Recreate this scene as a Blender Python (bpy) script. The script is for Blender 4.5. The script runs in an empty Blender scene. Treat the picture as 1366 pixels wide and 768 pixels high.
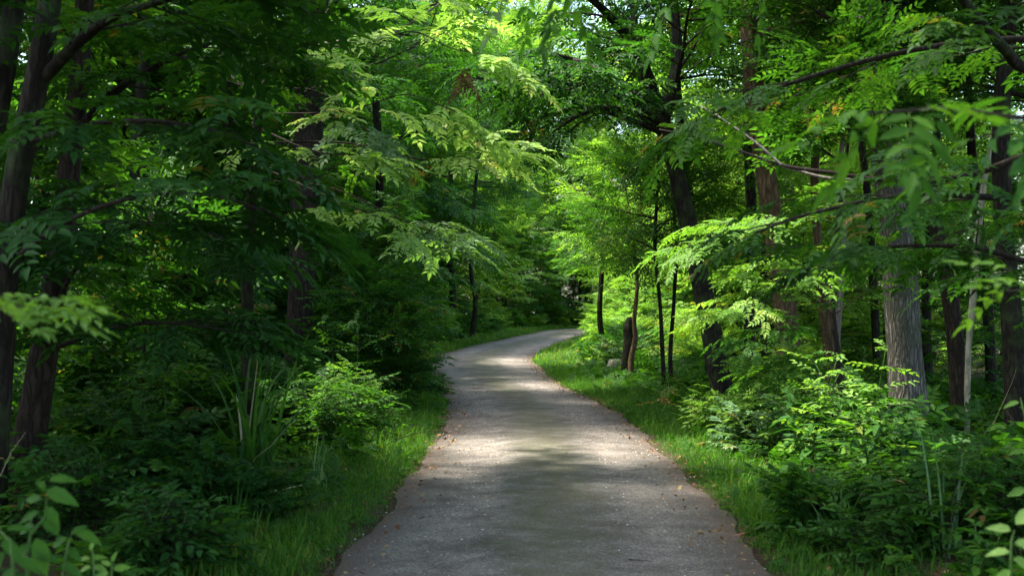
import bpy, math
import numpy as np
from mathutils import Vector

RNG = np.random.default_rng(7)
SC = bpy.context.scene
COL = SC.collection
F = 1518.0           # focal length in photograph pixels
CAM_H = 1.6
HOR = 420.0

# ------------------------------------------------------------------ terrain
def sstep(a, b, x):
    t = np.clip((np.asarray(x, float) - a) / (b - a), 0, 1)
    return t * t * (3 - 2 * t)

def prof(y):
    return 0.7 * sstep(20, 75, y)

_ys = np.linspace(4, 110, 2000)
_py = HOR + F * (CAM_H - prof(_ys)) / _ys
def y_of(py):
    return float(np.interp(-py, -_py, _ys))
def P(px, py, Y):
    """A point at forward distance Y seen at photograph pixel (px, py)."""
    return np.array([(px - 683) / F * Y, Y, CAM_H + (HOR - py) / F * Y])

_cpx = [(727, 768), (735, 680), (732, 607), (702, 540), (664, 514), (647, 493), (641, 481), (664, 468), (705, 456), (745, 446), (778, 439.5)]
_cl = [(-0.25, -14.0), (0.0, -4.0), (0.1, 2.0)]
for a, b in _cpx:
    Y = y_of(b); _cl.append(((a - 683) / F * Y, Y))
_cl += [(8.2, 77.5), (13.5, 82), (22, 85), (40, 88)]
_cl = np.array(_cl)
def catmull(p, n):
    out = []
    q = np.vstack([2 * p[0] - p[1], p, 2 * p[-1] - p[-2]])
    for i in range(1, len(q) - 2):
        a, b, c, d = q[i - 1], q[i], q[i + 1], q[i + 2]
        m = max(2, int(np.linalg.norm(c - b) * n))
        for t in np.arange(m) / m:
            out.append(0.5 * (2 * b + (c - a) * t + (2 * a - 5 * b + 4 * c - d) * t * t + (3 * b - a - 3 * c + d) * t ** 3))
    out.append(p[-1])
    return np.array(out)
PATH = catmull(_cl, 4)
# light smoothing
for _ in range(12):
    PATH[1:-1] = (PATH[:-2] + 2 * PATH[1:-1] + PATH[2:]) / 4
HALF = 1.36
def half_at(y):
    return HALF * (1 + .22 * sstep(24, 34, y))
_pt = np.gradient(PATH, axis=0); _pt /= np.linalg.norm(_pt, axis=1)[:, None]
_pn = np.stack([_pt[:, 1], -_pt[:, 0]], 1)      # to the right

def side_dist(x, y):
    """signed distance to the centreline, + on the right"""
    x = np.atleast_1d(np.asarray(x, float)); y = np.atleast_1d(np.asarray(y, float))
    out = np.empty(len(x))
    for s in range(0, len(x), 4000):
        dx = x[s:s + 4000, None] - PATH[None, :, 0]; dy = y[s:s + 4000, None] - PATH[None, :, 1]
        k = np.argmin(dx * dx + dy * dy, 1); r = np.arange(len(k))
        ddx, ddy = dx[r, k], dy[r, k]
        sg = ddx * _pn[k, 0] + ddy * _pn[k, 1]
        out[s:s + 4000] = np.sign(sg) * np.hypot(ddx, ddy)
    return out

def bumps(x, y):
    return (0.10 * np.sin(x * 0.9 + 1.3 * np.sin(y * 0.31)) * np.sin(y * 0.7 + 0.5) + 0.05 * np.sin(x * 2.3 + y * 1.1) * np.cos(y * 1.9 - x * 0.7)
            + 0.03 * np.sin(x * 4.1 - y * 2.3))
def ground(x, y):
    x = np.atleast_1d(np.asarray(x, float)); y = np.atleast_1d(np.asarray(y, float))
    sd = side_dist(x, y); d = np.abs(sd)
    off = sstep(1.5, 3.0, d)
    z = prof(y) + off * (bumps(x, y) * 0.8 + 0.02)
    z = z + np.where(sd < 0, 0.35, -0.25) * sstep(2.2, 7.0, d) + 0.02 * sstep(1.75, 2.1, d)
    return z
def G(x, y):
    return float(ground(x, y)[0])

# ------------------------------------------------------------------ mesh builder (quads only)
class MB:
    def __init__(s):
        s.v = []; s.f = []; s.m = []; s.r = []; s.n = 0; s.uv = None
    def add(s, v, f, m=0, r=0.5):
        v = np.asarray(v, np.float32); f = np.asarray(f, np.int32)
        s.v.append(v); s.f.append(f + s.n); s.n += len(v)
        s.m.append(np.full(len(f), m, np.int32) if np.isscalar(m) else np.asarray(m, np.int32))
        s.r.append(np.full(len(v), r, np.float32) if np.isscalar(r) else np.asarray(r, np.float32))
    def build(s, name, mats, parent=None, smooth=True):
        v = np.concatenate(s.v); f = np.concatenate(s.f); m = np.concatenate(s.m); r = np.concatenate(s.r)
        me = bpy.data.meshes.new(name)
        me.vertices.add(len(v)); me.vertices.foreach_set('co', v.ravel())
        me.loops.add(f.size); me.loops.foreach_set('vertex_index', f.ravel())
        me.polygons.add(len(f))
        me.polygons.foreach_set('loop_start', np.arange(0, f.size, 4, dtype=np.int32))
        me.polygons.foreach_set('loop_total', np.full(len(f), 4, np.int32))
        me.polygons.foreach_set('material_index', m)
        me.polygons.foreach_set('use_smooth', np.full(len(f), smooth))
        at = me.attributes.new('rnd', 'FLOAT', 'POINT'); at.data.foreach_set('value', r)
        me.update(calc_edges=True)
        for mt in (mats if isinstance(mats, (list, tuple)) else [mats]):
            me.materials.append(mt)
        o = bpy.data.objects.new(name, me); COL.objects.link(o)
        if parent is not None: o.parent = parent
        return o

def frames(p):
    t = np.gradient(p, axis=0); t /= np.linalg.norm(t, axis=1)[:, None] + 1e-9
    ref = np.array([0.13, 0.97, 0.2]) if abs(t[0][2]) > 0.7 else np.array([0, 0, 1.0])
    u = np.cross(t, ref); u /= np.linalg.norm(u, axis=1)[:, None] + 1e-9
    w = np.cross(t, u)
    return t, u, w
def tube(mb, p, rad, sides=6, m=0, r=0.5, rough=0.0, seed=0):
    p = np.asarray(p, float); n = len(p)
    rad = np.broadcast_to(np.asarray(rad, float), (n,))
    t, u, w = frames(p)
    a = np.arange(sides) * 2 * math.pi / sides
    rr = rad[:, None] * np.ones((1, sides))
    if rough:
        k = np.arange(n)[:, None]
        rr = rr * (1 + rough * (np.sin(3 * a[None] + seed + k * 0.13) + 0.6 * np.sin(5 * a[None] + seed * 2 + k * 0.31) + 0.5 * np.sin(2 * a[None] - k * 0.5 + seed)))
    v = p[:, None] + rr[..., None] * (np.cos(a)[None, :, None] * u[:, None] + np.sin(a)[None, :, None] * w[:, None])
    i = np.arange(n - 1)[:, None] * sides; j = np.arange(sides)[None]; jn = (j + 1) % sides
    f = np.stack([i + j, i + jn, i + sides + jn, i + sides + j], -1).reshape(-1, 4)
    v = v.reshape(-1, 3)
    # close the tip
    tip = len(v); v = np.vstack([v, p[-1] + t[-1] * rad[-1] * 0.6])
    b = (n - 1) * sides
    cap = [[b + k, b + (k + 1) % sides, b + (k + 2) % sides, tip] for k in range(0, sides, 2)]
    mb.add(v, np.vstack([f, np.array(cap)]), m, r)

# ------------------------------------------------------------------ leaf templates
def leaf_lo(L, W, o, ang, tilt=0.0, droop=0.1):
    """rhombus leaflet, 4 verts"""
    v = np.array([[0, 0, 0], [L * 0.42, W / 2, 0.0], [L, 0, -L * droop], [L * 0.42, -W / 2, 0.0]])
    return place(v, o, ang, tilt), np.array([[0, 3, 2, 1]])
def leaf_mid(L, W, o, ang, tilt=0.0, droop=0.15):
    c = W * 0.18
    v = np.array([[0, 0, 0], [L, 0, -L * droop], [L * .28, -W * .46, c], [L * .66, -W * .40, c - L * droop * .4], [L * .28, W * .46, c], [L * .66, W * .40, c - L * droop * .4]])
    return place(v, o, ang, tilt), np.array([[0, 2, 3, 1], [0, 1, 5, 4]])
def leaf_hi(L, W, o, ang, tilt=0.0, droop=0.2):
    c = W * 0.16
    xs = [0.0, .5, 1.0]
    v = [[0, 0, 0], [L * .5, 0, -L * droop * .25], [L, 0, -L * droop]]
    for s in (-1, 1):
        v += [[L * .16, s * W * .36, c], [L * .46, s * W * .5, c - L * droop * .2], [L * .80, s * W * .24, c * .5 - L * droop * .62]]
    f = [[0, 3, 4, 1], [1, 4, 5, 2], [0, 1, 7, 6], [1, 2, 8, 7]]
    return place(np.array(v), o, ang, tilt), np.array(f)
def place(v, o, ang, tilt):
    ct, st = math.cos(tilt), math.sin(tilt)       # roll about the leaf axis
    v = np.stack([v[:, 0], v[:, 1] * ct - v[:, 2] * st, v[:, 1] * st + v[:, 2] * ct], 1)
    c, s = math.cos(ang), math.sin(ang)
    return np.stack([v[:, 0] * c - v[:, 1] * s, v[:, 0] * s + v[:, 1] * c, v[:, 2]], 1) + np.asarray(o)
class T:
    """a template: vertices, quads, material index, per-vertex tint offset"""
    def __init__(s): s.v = []; s.f = []; s.m = []; s.r = []; s.n = 0
    def add(s, v, f, m=0, r=0.0):
        s.v.append(v); s.f.append(np.asarray(f) + s.n); s.n += len(v); s.m.append(np.full(len(f), m)); s.r.append(np.full(len(v), r)); return s
    def done(s):
        s.v = np.concatenate(s.v); s.f = np.concatenate(s.f); s.m = np.concatenate(s.m); s.r = np.concatenate(s.r); return s
    def merged(s, o, R, t, r=0.0):
        s.add(o.v @ R.T + t, o.f, 0, 0); s.m[-1] = o.m; s.r[-1] = o.r + r
def rot(d, n):
    """matrix whose columns are x=d, z~n"""
    d = d / (np.linalg.norm(d) + 1e-9); y = np.cross(n, d); y /= np.linalg.norm(y) + 1e-9
    return np.stack([d, y, np.cross(d, y)], 1)

def compound(rng, leaf, pairs, L, lw, ll, stalk=False):
    """one pinnate leaf along +x"""
    t = T(); dr = 0.25 + rng.random() * 0.25
    for k in range(pairs):
        x = L * (0.16 + 0.70 * k / max(1, pairs - 1)); z = -dr * x * x / L
        sc = 1 - 0.25 * abs(k / max(1, pairs - 1) - .4)
        for s in (-1, 1):
            v, f = leaf(ll * sc * rng.uniform(.88, 1.1), lw * sc * rng.uniform(.9, 1.1), (x, 0, z), s * rng.uniform(.85, 1.15), s * rng.uniform(-.25, .45), rng.uniform(.1, .4))
            t.add(v, f, 0, rng.uniform(-.12, .12))
    v, f = leaf(ll * 1.1, lw * 1.05, (L * .92, 0, -dr * L * .85), 0, rng.uniform(-.2, .2), .35); t.add(v, f, 0, rng.uniform(-.1, .1))
    if stalk:
        xs = np.linspace(0, L * .93, 5); p = np.stack([xs, xs * 0, -dr * xs * xs / L - .002], 1)
        mb = MB(); tube(mb, p, np.linspace(.0022, .001, 5), 3); t.add(np.concatenate(mb.v).astype(float), np.concatenate(mb.f), 1, 0)
    return t.done()

def palm(rng, leaf, n, L, W, spread=1.9):
    t = T()
    for k in range(n):
        a = (k / (n - 1) - .5) * 2 * spread * .62
        v, f = leaf(L * (1 - .3 * abs(a) / 1.3), W, (.0, 0, 0), a, rng.uniform(-.2, .2), .25)
        t.add(v, f, 0, 0)
    return t.done()

def spray(rng, leaf, n, L, pairs, cl, lw, ll, wood=True, stalk=False, kind='pinnate'):
    """a twig along +x carrying alternate leaves in a loose flat plane"""
    t = T(); bend = rng.uniform(-.25, .25); dr = rng.uniform(.05, .25)
    pos = lambda u: np.array([L * u, bend * L * u * u, -dr * L * u * u])
    if wood:
        mb = MB(); tube(mb, [pos(u) for u in (0, .35, .7, .95)], [.006, .0045, .003, .0015], 3)
        t.add(np.concatenate(mb.v).astype(float), np.concatenate(mb.f), 1, 0)
    for k in range(n):
        u = .12 + .85 * (k / max(1, n - 1)); s = 1 if k % 2 else -1
        last = k == n - 1
        a = bend * 2 * u + (0 if last else s * rng.uniform(.6, 1.15)); e = rng.uniform(-.35, .2)
        d = np.array([math.cos(a) * math.cos(e), math.sin(a) * math.cos(e), math.sin(e)])
        nn = np.array([rng.uniform(-.3, .3), rng.uniform(-.3, .3), 1.0])
        if kind == 'pinnate':
            c = compound(rng, leaf, pairs, cl * rng.uniform(.75, 1.1), lw, ll, stalk)
        elif kind == 'palm':
            c = palm(rng, leaf, pairs, cl * rng.uniform(.7, 1.1), lw)
        else:
            c = T(); v, f = leaf(ll * rng.uniform(.7, 1.15), lw * rng.uniform(.8, 1.1), (0.01, 0, 0), 0, rng.uniform(-.3, .3), rng.uniform(.1, .4)); c.add(v, f, 0, 0); c.done()
        t.merged(c, rot(d, nn), pos(u), rng.uniform(-.2, .2))
    return t.done()

r0 = np.random.default_rng(3)
LO = [spray(r0, leaf_lo, 7, .62, 4, .27, .036, .098) for _ in range(4)]
MID = [spray(r0, leaf_mid, 7, .62, 4, .29, .049, .112) for _ in range(4)]
HI = [spray(r0, leaf_hi, 5, .60, 5, .36, .058, .135, stalk=True) for _ in range(5)]
OVL = [spray(r0, leaf_mid, 22, .66, 1, .1, .062, .115, kind='simple') for _ in range(4)]
OVLO = [spray(r0, leaf_lo, 20, .66, 1, .1, .078, .125, kind='simple') for _ in range(4)]
OV_MID = [spray(r0, leaf_mid, 10, .50, 1, .1, .050, .095, kind='simple') for _ in range(3)]
OV_HI = [spray(r0, leaf_hi, 11, .50, 1, .1, .052, .105, kind='simple') for _ in range(3)]
PM_MID = [spray(r0, leaf_mid, 7, .55, 5, .15, .05, .1, kind='palm') for _ in range(3)]
PM_HI = [spray(r0, leaf_hi, 7, .55, 5, .16, .055, .1, kind='palm') for _ in range(3)]

def put(mb, temps, D, N, Tr, S, R, rng):
    """instance templates at many places: D directions, N normals, Tr positions, S scales, R tints"""
    D = np.asarray(D, float); N = np.asarray(N, float); Tr = np.asarray(Tr, float); S = np.asarray(S, float); R = np.asarray(R, float)
    D = D / (np.linalg.norm(D, axis=1)[:, None] + 1e-9)
    Yv = np.cross(N, D); Yv /= np.linalg.norm(Yv, axis=1)[:, None] + 1e-9
    Z = np.cross(D, Yv)
    M = np.stack([D, Yv, Z], 2) * S[:, None, None]
    flip = rng.random(len(D)) < .5
    M[flip, :, 1] *= -1
    which = rng.integers(0, len(temps), len(D))
    for k, t in enumerate(temps):
        s = which == k; n = int(s.sum())
        if not n: continue
        v = np.einsum('nij,kj->nki', M[s], t.v) + Tr[s][:, None]
        f = t.f[None] + (np.arange(n) * len(t.v))[:, None, None]
        rr = np.clip(R[s][:, None] + t.r[None], 0, 1)
        mb.add(v.reshape(-1, 3), f.reshape(-1, 4), np.tile(t.m, n), rr.reshape(-1))

# ------------------------------------------------------------------ materials
def nodes(name):
    m = bpy.data.materials.new(name); m.use_nodes = True
    nt = m.node_tree; nt.nodes.clear()
    out = nt.nodes.new('ShaderNodeOutputMaterial')
    return m, nt, out
def ramp(nt, fac, stops):
    n = nt.nodes.new('ShaderNodeValToRGB'); e = n.color_ramp.elements
    while len(e) < len(stops): e.new(0.5)
    for el, (p, c) in zip(e, stops): el.position = p; el.color = (*c, 1)
    nt.links.new(fac, n.inputs[0]); return n.outputs[0]
def noise(nt, scale, detail=4, vec=None, rough=.55):
    n = nt.nodes.new('ShaderNodeTexNoise'); n.inputs['Scale'].default_value = scale; n.inputs['Detail'].default_value = detail; n.inputs['Roughness'].default_value = rough
    if vec is not None: nt.links.new(vec, n.inputs['Vector'])
    return n.outputs[0]
def mixc(nt, fac, a, b, mode='MIX'):
    n = nt.nodes.new('ShaderNodeMix'); n.data_type = 'RGBA'; n.blend_type = mode
    for sock, val in ((n.inputs[0], fac), (n.inputs[6], a), (n.inputs[7], b)):
        if hasattr(val, 'is_output'): nt.links.new(val, sock)
        elif isinstance(val, (int, float)): sock.default_value = val
        else: sock.default_value = (*val, 1)
    return n.outputs[2]
def math_(nt, op, a, b=0.0, clamp=False):
    n = nt.nodes.new('ShaderNodeMath'); n.operation = op; n.use_clamp = clamp
    for sock, val in ((n.inputs[0], a), (n.inputs[1], b)):
        if hasattr(val, 'is_output'): nt.links.new(val, sock)
        else: sock.default_value = val
    return n.outputs[0]

def leaf_mat(name, dark, mid, light, trans=1.0, tb=.5, tfac=.42, rough=.52, objvar=.25):
    m, nt, out = nodes(name)
    a = nt.nodes.new('ShaderNodeAttribute'); a.attribute_name = 'rnd'
    oi = nt.nodes.new('ShaderNodeObjectInfo')
    f = math_(nt, 'ADD', a.outputs['Fac'], math_(nt, 'MULTIPLY', math_(nt, 'SUBTRACT', oi.outputs['Random'], .5), objvar), True)
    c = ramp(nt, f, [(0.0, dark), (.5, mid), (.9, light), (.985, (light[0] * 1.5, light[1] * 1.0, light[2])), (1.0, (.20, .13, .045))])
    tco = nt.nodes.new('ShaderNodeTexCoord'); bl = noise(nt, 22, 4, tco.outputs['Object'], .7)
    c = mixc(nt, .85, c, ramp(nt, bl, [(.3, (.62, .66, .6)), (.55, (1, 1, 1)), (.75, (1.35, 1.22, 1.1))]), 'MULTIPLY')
    geo = nt.nodes.new('ShaderNodeNewGeometry')
    c2 = mixc(nt, math_(nt, 'MULTIPLY', geo.outputs['Backfacing'], .35), c, (mid[0] * 1.3, mid[1] * 1.15, mid[2] * 1.8))
    p = nt.nodes.new('ShaderNodeBsdfPrincipled'); nt.links.new(c2, p.inputs['Base Color'])
    p.inputs['Roughness'].default_value = rough; p.inputs['Specular IOR Level'].default_value = .10
    tr = nt.nodes.new('ShaderNodeBsdfTranslucent')
    tc = mixc(nt, 1.0, c, (1.75 * trans, 1.9 * trans, tb * trans), 'MULTIPLY'); nt.links.new(tc, tr.inputs['Color'])
    mx = nt.nodes.new('ShaderNodeMixShader'); mx.inputs[0].default_value = tfac
    nt.links.new(p.outputs[0], mx.inputs[1]); nt.links.new(tr.outputs[0], mx.inputs[2]); nt.links.new(mx.outputs[0], out.inputs[0])
    return m
def bark_mat(name, c1, c2, c3, vscale=5.0, bump=.5, moss=0.0):
    m, nt, out = nodes(name)
    tc = nt.nodes.new('ShaderNodeTexCoord'); mp = nt.nodes.new('ShaderNodeMapping')
    mp.inputs['Scale'].default_value = (1, 1, .16); nt.links.new(tc.outputs['Object'], mp.inputs[0])
    wob = nt.nodes.new('ShaderNodeTexNoise'); wob.inputs['Scale'].default_value = 6; nt.links.new(tc.outputs['Object'], wob.inputs['Vector'])
    va = nt.nodes.new('ShaderNodeVectorMath'); va.operation = 'MULTIPLY_ADD'
    nt.links.new(wob.outputs[1], va.inputs[0]); va.inputs[1].default_value = (.08, .08, .02); nt.links.new(mp.outputs[0], va.inputs[2])
    vo = nt.nodes.new('ShaderNodeTexVoronoi'); vo.feature = 'DISTANCE_TO_EDGE'; vo.inputs['Scale'].default_value = vscale * 4.5
    nt.links.new(va.outputs[0], vo.inputs['Vector'])
    n2 = noise(nt, 30, 6, mp.outputs[0], .7)
    h = math_(nt, 'ADD', math_(nt, 'MULTIPLY', vo.outputs[0], 1.6), math_(nt, 'MULTIPLY', n2, .6))
    c = ramp(nt, h, [(.22, c1), (.5, c2), (.95, c3)])
    n3 = noise(nt, 1.7, 3, tc.outputs['Object'])
    c = mixc(nt, ramp(nt, n3, [(.35, (0, 0, 0)), (.7, (.6, .6, .6))]), c, tuple(x * .55 for x in c2))
    if moss:
        n4 = noise(nt, 3.5, 5, tc.outputs['Object'])
        c = mixc(nt, math_(nt, 'MULTIPLY', ramp(nt, n4, [(.5, (0, 0, 0)), (.65, (1, 1, 1))]), moss), c, (.05, .08, .025))
    p = nt.nodes.new('ShaderNodeBsdfPrincipled'); nt.links.new(c, p.inputs['Base Color']); p.inputs['Roughness'].default_value = .9
    p.inputs['Specular IOR Level'].default_value = .15
    b = nt.nodes.new('ShaderNodeBump'); b.inputs['Strength'].default_value = bump; b.inputs['Distance'].default_value = .03
    nt.links.new(h, b.inputs['Height']); nt.links.new(b.outputs[0], p.inputs['Normal'])
    nt.links.new(p.outputs[0], out.inputs[0])
    return m

M = {}
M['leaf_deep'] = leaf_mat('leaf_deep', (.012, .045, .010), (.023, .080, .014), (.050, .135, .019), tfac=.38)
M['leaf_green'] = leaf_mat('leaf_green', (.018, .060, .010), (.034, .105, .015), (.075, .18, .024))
M['leaf_fresh_lit'] = leaf_mat('leaf_fresh_lit', (.060, .145, .022), (.125, .25, .040), (.23, .37, .075), trans=1.0, tb=.6)  # light green leaf; on far trees its paleness stands in for sunlight
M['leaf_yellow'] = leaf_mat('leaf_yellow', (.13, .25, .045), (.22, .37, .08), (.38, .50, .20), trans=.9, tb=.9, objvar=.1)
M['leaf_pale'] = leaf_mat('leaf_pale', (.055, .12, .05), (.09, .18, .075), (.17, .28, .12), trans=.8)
M['grass'] = leaf_mat('grass', (.026, .085, .012), (.052, .145, .018), (.14, .24, .04), trans=.9, objvar=0)
M['dead_leaf'] = leaf_mat('dead_leaf', (.07, .035, .018), (.17, .09, .045), (.36, .26, .12), trans=.5, tfac=.2, rough=.8, objvar=0)
M['straw'] = leaf_mat('straw', (.20, .17, .09), (.35, .30, .18), (.5, .46, .3), trans=.4, tfac=.2, rough=.7, objvar=0)
M['bark_grey'] = bark_mat('bark_grey', (.020, .018, .015), (.088, .080, .068), (.19, .175, .15), 5.0, 1.0, moss=.3)
M['bark_brown'] = bark_mat('bark_brown', (.035, .021, .011), (.13, .083, .046), (.21, .145, .088), 3.2, .7, moss=.25)
M['bark_red'] = bark_mat('bark_red', (.010, .008, .006), (.030, .022, .016), (.062, .048, .036), 4.5, .6)
M['bark_dark'] = bark_mat('bark_dark', (.006, .005, .004), (.017, .014, .010), (.040, .032, .025), 4.0, .6, moss=.4)
M['bark_pale'] = bark_mat('bark_pale', (.16, .15, .10), (.36, .34, .25), (.5, .48, .37), 2.2, .3, moss=.5)
M['twig'] = bark_mat('twig', (.012, .009, .007), (.028, .021, .017), (.05, .04, .033), 6.0, .2)
M['green_stem'] = leaf_mat('green_stem', (.04, .09, .02), (.06, .12, .025), (.09, .16, .04), tfac=.05)
M['twig_pale'] = bark_mat('twig_pale', (.13, .11, .09), (.25, .22, .19), (.36, .33, .29), 6.0, .2)

def path_mat():
    m, nt, out = nodes('gravel_path')
    tc = nt.nodes.new('ShaderNodeTexCoord'); uv = nt.nodes.new('ShaderNodeUVMap'); uv.uv_map = 'along'
    sp = nt.nodes.new('ShaderNodeSeparateXYZ'); nt.links.new(uv.outputs[0], sp.inputs[0])
    ob = tc.outputs['Object']
    big = noise(nt, .55, 4, ob); med = noise(nt, 3.0, 5, ob, .6); fine = noise(nt, 45, 3, ob, .7)
    vo = nt.nodes.new('ShaderNodeTexVoronoi'); vo.inputs['Scale'].default_value = 75; nt.links.new(ob, vo.inputs['Vector'])
    c = ramp(nt, math_(nt, 'ADD', math_(nt, 'MULTIPLY', med, .6), math_(nt, 'MULTIPLY', fine, .4)), [(.30, (.060, .055, .047)), (.5, (.126, .116, .102)), (.70, (.235, .218, .194))])
    c = mixc(nt, math_(nt, 'MULTIPLY', ramp(nt, big, [(.35, (0, 0, 0)), (.65, (1, 1, 1))]), .35), c, (.15, .128, .112))
    stn = noise(nt, 1.1, 6, ob, .72)
    c = mixc(nt, .8, c, ramp(nt, stn, [(.36, (.62, .60, .57)), (.5, (1, 1, 1)), (.66, (1.12, 1.12, 1.1))]), 'MULTIPLY')
    # separate stones
    sep = nt.nodes.new('ShaderNodeSeparateColor'); nt.links.new(vo.outputs['Color'], sep.inputs[0])
    st = ramp(nt, sep.outputs[0], [(.0, (.45, .45, .45)), (.55, (1, 1, 1)), (.93, (1.15, 1.12, 1.1)), (.98, (2.0, 1.9, 1.8))])
    c = mixc(nt, .8, c, st, 'MULTIPLY')
    ck = nt.nodes.new('ShaderNodeTexVoronoi'); ck.feature = 'DISTANCE_TO_EDGE'; ck.inputs['Scale'].default_value = 1.1
    cw_ = nt.nodes.new('ShaderNodeTexNoise'); cw_.inputs['Scale'].default_value = 4; cw_.inputs['Detail'].default_value = 6; nt.links.new(ob, cw_.inputs['Vector'])
    cv = nt.nodes.new('ShaderNodeVectorMath'); cv.operation = 'MULTIPLY_ADD'; nt.links.new(cw_.outputs[1], cv.inputs[0]); cv.inputs[1].default_value = (.5, .5, 0); nt.links.new(ob, cv.inputs[2]); nt.links.new(cv.outputs[0], ck.inputs['Vector'])
    cm = math_(nt, 'MULTIPLY', ramp(nt, ck.outputs[0], [(0, (1, 1, 1)), (.012, (0, 0, 0))]), ramp(nt, big, [(.45, (0, 0, 0)), (.6, (.6, .6, .6))]))
    c = mixc(nt, cm, c, (.05, .045, .036))
    # centre strip: darker, mossy; dark crumbly edges
    ax = math_(nt, 'ABSOLUTE', sp.outputs[0])
    wob = math_(nt, 'MULTIPLY', math_(nt, 'SUBTRACT', med, .5), .7)
    ctr = ramp(nt, math_(nt, 'ADD', ax, wob), [(.05, (1, 1, 1)), (.42, (0, 0, 0))])
    spot = ramp(nt, noise(nt, 7, 6, ob, .75), [(.42, (0, 0, 0)), (.66, (1, 1, 1))])
    c = mixc(nt, math_(nt, 'MULTIPLY', ctr, .42), c, (.075, .068, .040))
    c = mixc(nt, math_(nt, 'MULTIPLY', math_(nt, 'MULTIPLY', ctr, spot), .55), c, (.060, .080, .02))
    trk = ramp(nt, math_(nt, 'ADD', ax, math_(nt, 'MULTIPLY', wob, .35)), [(.28, (1, 1, 1)), (.46, (1.22, 1.2, 1.19)), (.60, (1.22, 1.2, 1.19)), (.80, (.92, .92, .92))])
    c = mixc(nt, 1.0, c, trk, 'MULTIPLY')
    edge = ramp(nt, math_(nt, 'ADD', ax, math_(nt, 'MULTIPLY', wob, .5)), [(.80, (0, 0, 0)), (.99, (1, 1, 1))])
    c = mixc(nt, math_(nt, 'MULTIPLY', edge, .75), c, (.075, .052, .038))
    p = nt.nodes.new('ShaderNodeBsdfPrincipled'); nt.links.new(c, p.inputs['Base Color']); p.inputs['Roughness'].default_value = .93
    p.inputs['Specular IOR Level'].default_value = .2
    b = nt.nodes.new('ShaderNodeBump'); b.inputs['Strength'].default_value = .7; b.inputs['Distance'].default_value = .012
    hh = math_(nt, 'ADD', math_(nt, 'MULTIPLY', vo.outputs['Distance'], -.8), math_(nt, 'ADD', fine, math_(nt, 'MULTIPLY', med, 3.0)))
    nt.links.new(hh, b.inputs['Height']); nt.links.new(b.outputs[0], p.inputs['Normal']); nt.links.new(p.outputs[0], out.inputs[0])
    return m
def ground_mat():
    m, nt, out = nodes('forest_soil')
    tc = nt.nodes.new('ShaderNodeTexCoord'); ob = tc.outputs['Object']
    a = noise(nt, 1.2, 6, ob, .65); b_ = noise(nt, 14, 6, ob, .7)
    c = ramp(nt, b_, [(.3, (.018, .013, .009)), (.55, (.06, .042, .026)), (.75, (.12, .08, .045))])
    c = mixc(nt, ramp(nt, a, [(.45, (0, 0, 0)), (.62, (.8, .8, .8))]), c, (.030, .045, .014))
    p = nt.nodes.new('ShaderNodeBsdfPrincipled'); nt.links.new(c, p.inputs['Base Color']); p.inputs['Roughness'].default_value = 1
    p.inputs['Specular IOR Level'].default_value = .1
    b = nt.nodes.new('ShaderNodeBump'); b.inputs['Strength'].default_value = .8; b.inputs['Distance'].default_value = .05
    nt.links.new(b_, b.inputs['Height']); nt.links.new(b.outputs[0], p.inputs['Normal']); nt.links.new(p.outputs[0], out.inputs[0])
    return m

# ------------------------------------------------------------------ tagging and copying
def tag(o, label=None, cat=None, group=None, kind=None):
    if label: o['label'] = label
    if cat: o['category'] = cat
    if group: o['group'] = group
    if kind: o['kind'] = kind
    return o
def empty(name, loc, label, cat, group=None, rz=0.0):
    o = bpy.data.objects.new(name, None); COL.objects.link(o); o.location = tuple(float(c) for c in loc); o.rotation_euler.z = rz
    o.empty_display_size = .2
    return tag(o, label, cat, group)
KIDS = {}
def dup(root, loc, rz, sc, label, group, mat=None):
    r = root.copy(); COL.objects.link(r); r.location = tuple(float(c) for c in loc); r.rotation_euler.z = rz; r.scale = (sc,) * 3
    tag(r, label, None, group)
    for ch in KIDS[root.name]:
        c = ch.copy(); COL.objects.link(c); c.parent = r
        if mat is not None and ch.name.startswith(('crown', 'leaves')):
            for sl in range(2):
                c.material_slots[sl].link = 'OBJECT'
            c.material_slots[0].material = mat; c.material_slots[1].material = M['twig']
    return r

# ------------------------------------------------------------------ tree growth
UP = np.array([0, 0, 1.0])
def unit(v): return v / (np.linalg.norm(v) + 1e-9)
def curve(p, d, L, n, rng, lift=0.0, wig=.12):
    """a growing shoot: starts at p along d, bends by lift (per metre in z)"""
    pts = [np.array(p, float)]; d = unit(np.array(d, float)); st = L / n
    for _ in range(n):
        d = unit(d + np.array([rng.normal(0, wig), rng.normal(0, wig), rng.normal(0, wig * .5) + lift * st]))
        pts.append(pts[-1] + d * st)
    return np.array(pts)
class Acc:
    def __init__(s): s.D = []; s.N = []; s.T = []; s.S = []; s.R = []
    def put(s, d, p, sc, r, rng, tilt=.25, out=None):
        s.D.append(d); s.N.append(UP + np.array([rng.normal(0, tilt), rng.normal(0, tilt), 0])); s.T.append(p); s.S.append(sc); s.R.append(r)
def leafy(acc, wood, p0, d, L, r, rng, sc=1.0, lift=-.15, sub=5, dens=1.0, flat=.25, base=.25, tint=.5, sides=5, twigs=True):
    """a limb with side branches and sprays"""
    n = max(4, int(L / .35)); pts = curve(p0, d, L, n, rng, lift)
    tube(wood, pts, np.linspace(r, r * .22, len(pts)), sides, 0)
    leafy_along(acc, wood, pts, r, rng, sc, sub, dens, flat, base, tint)
    return pts
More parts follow.
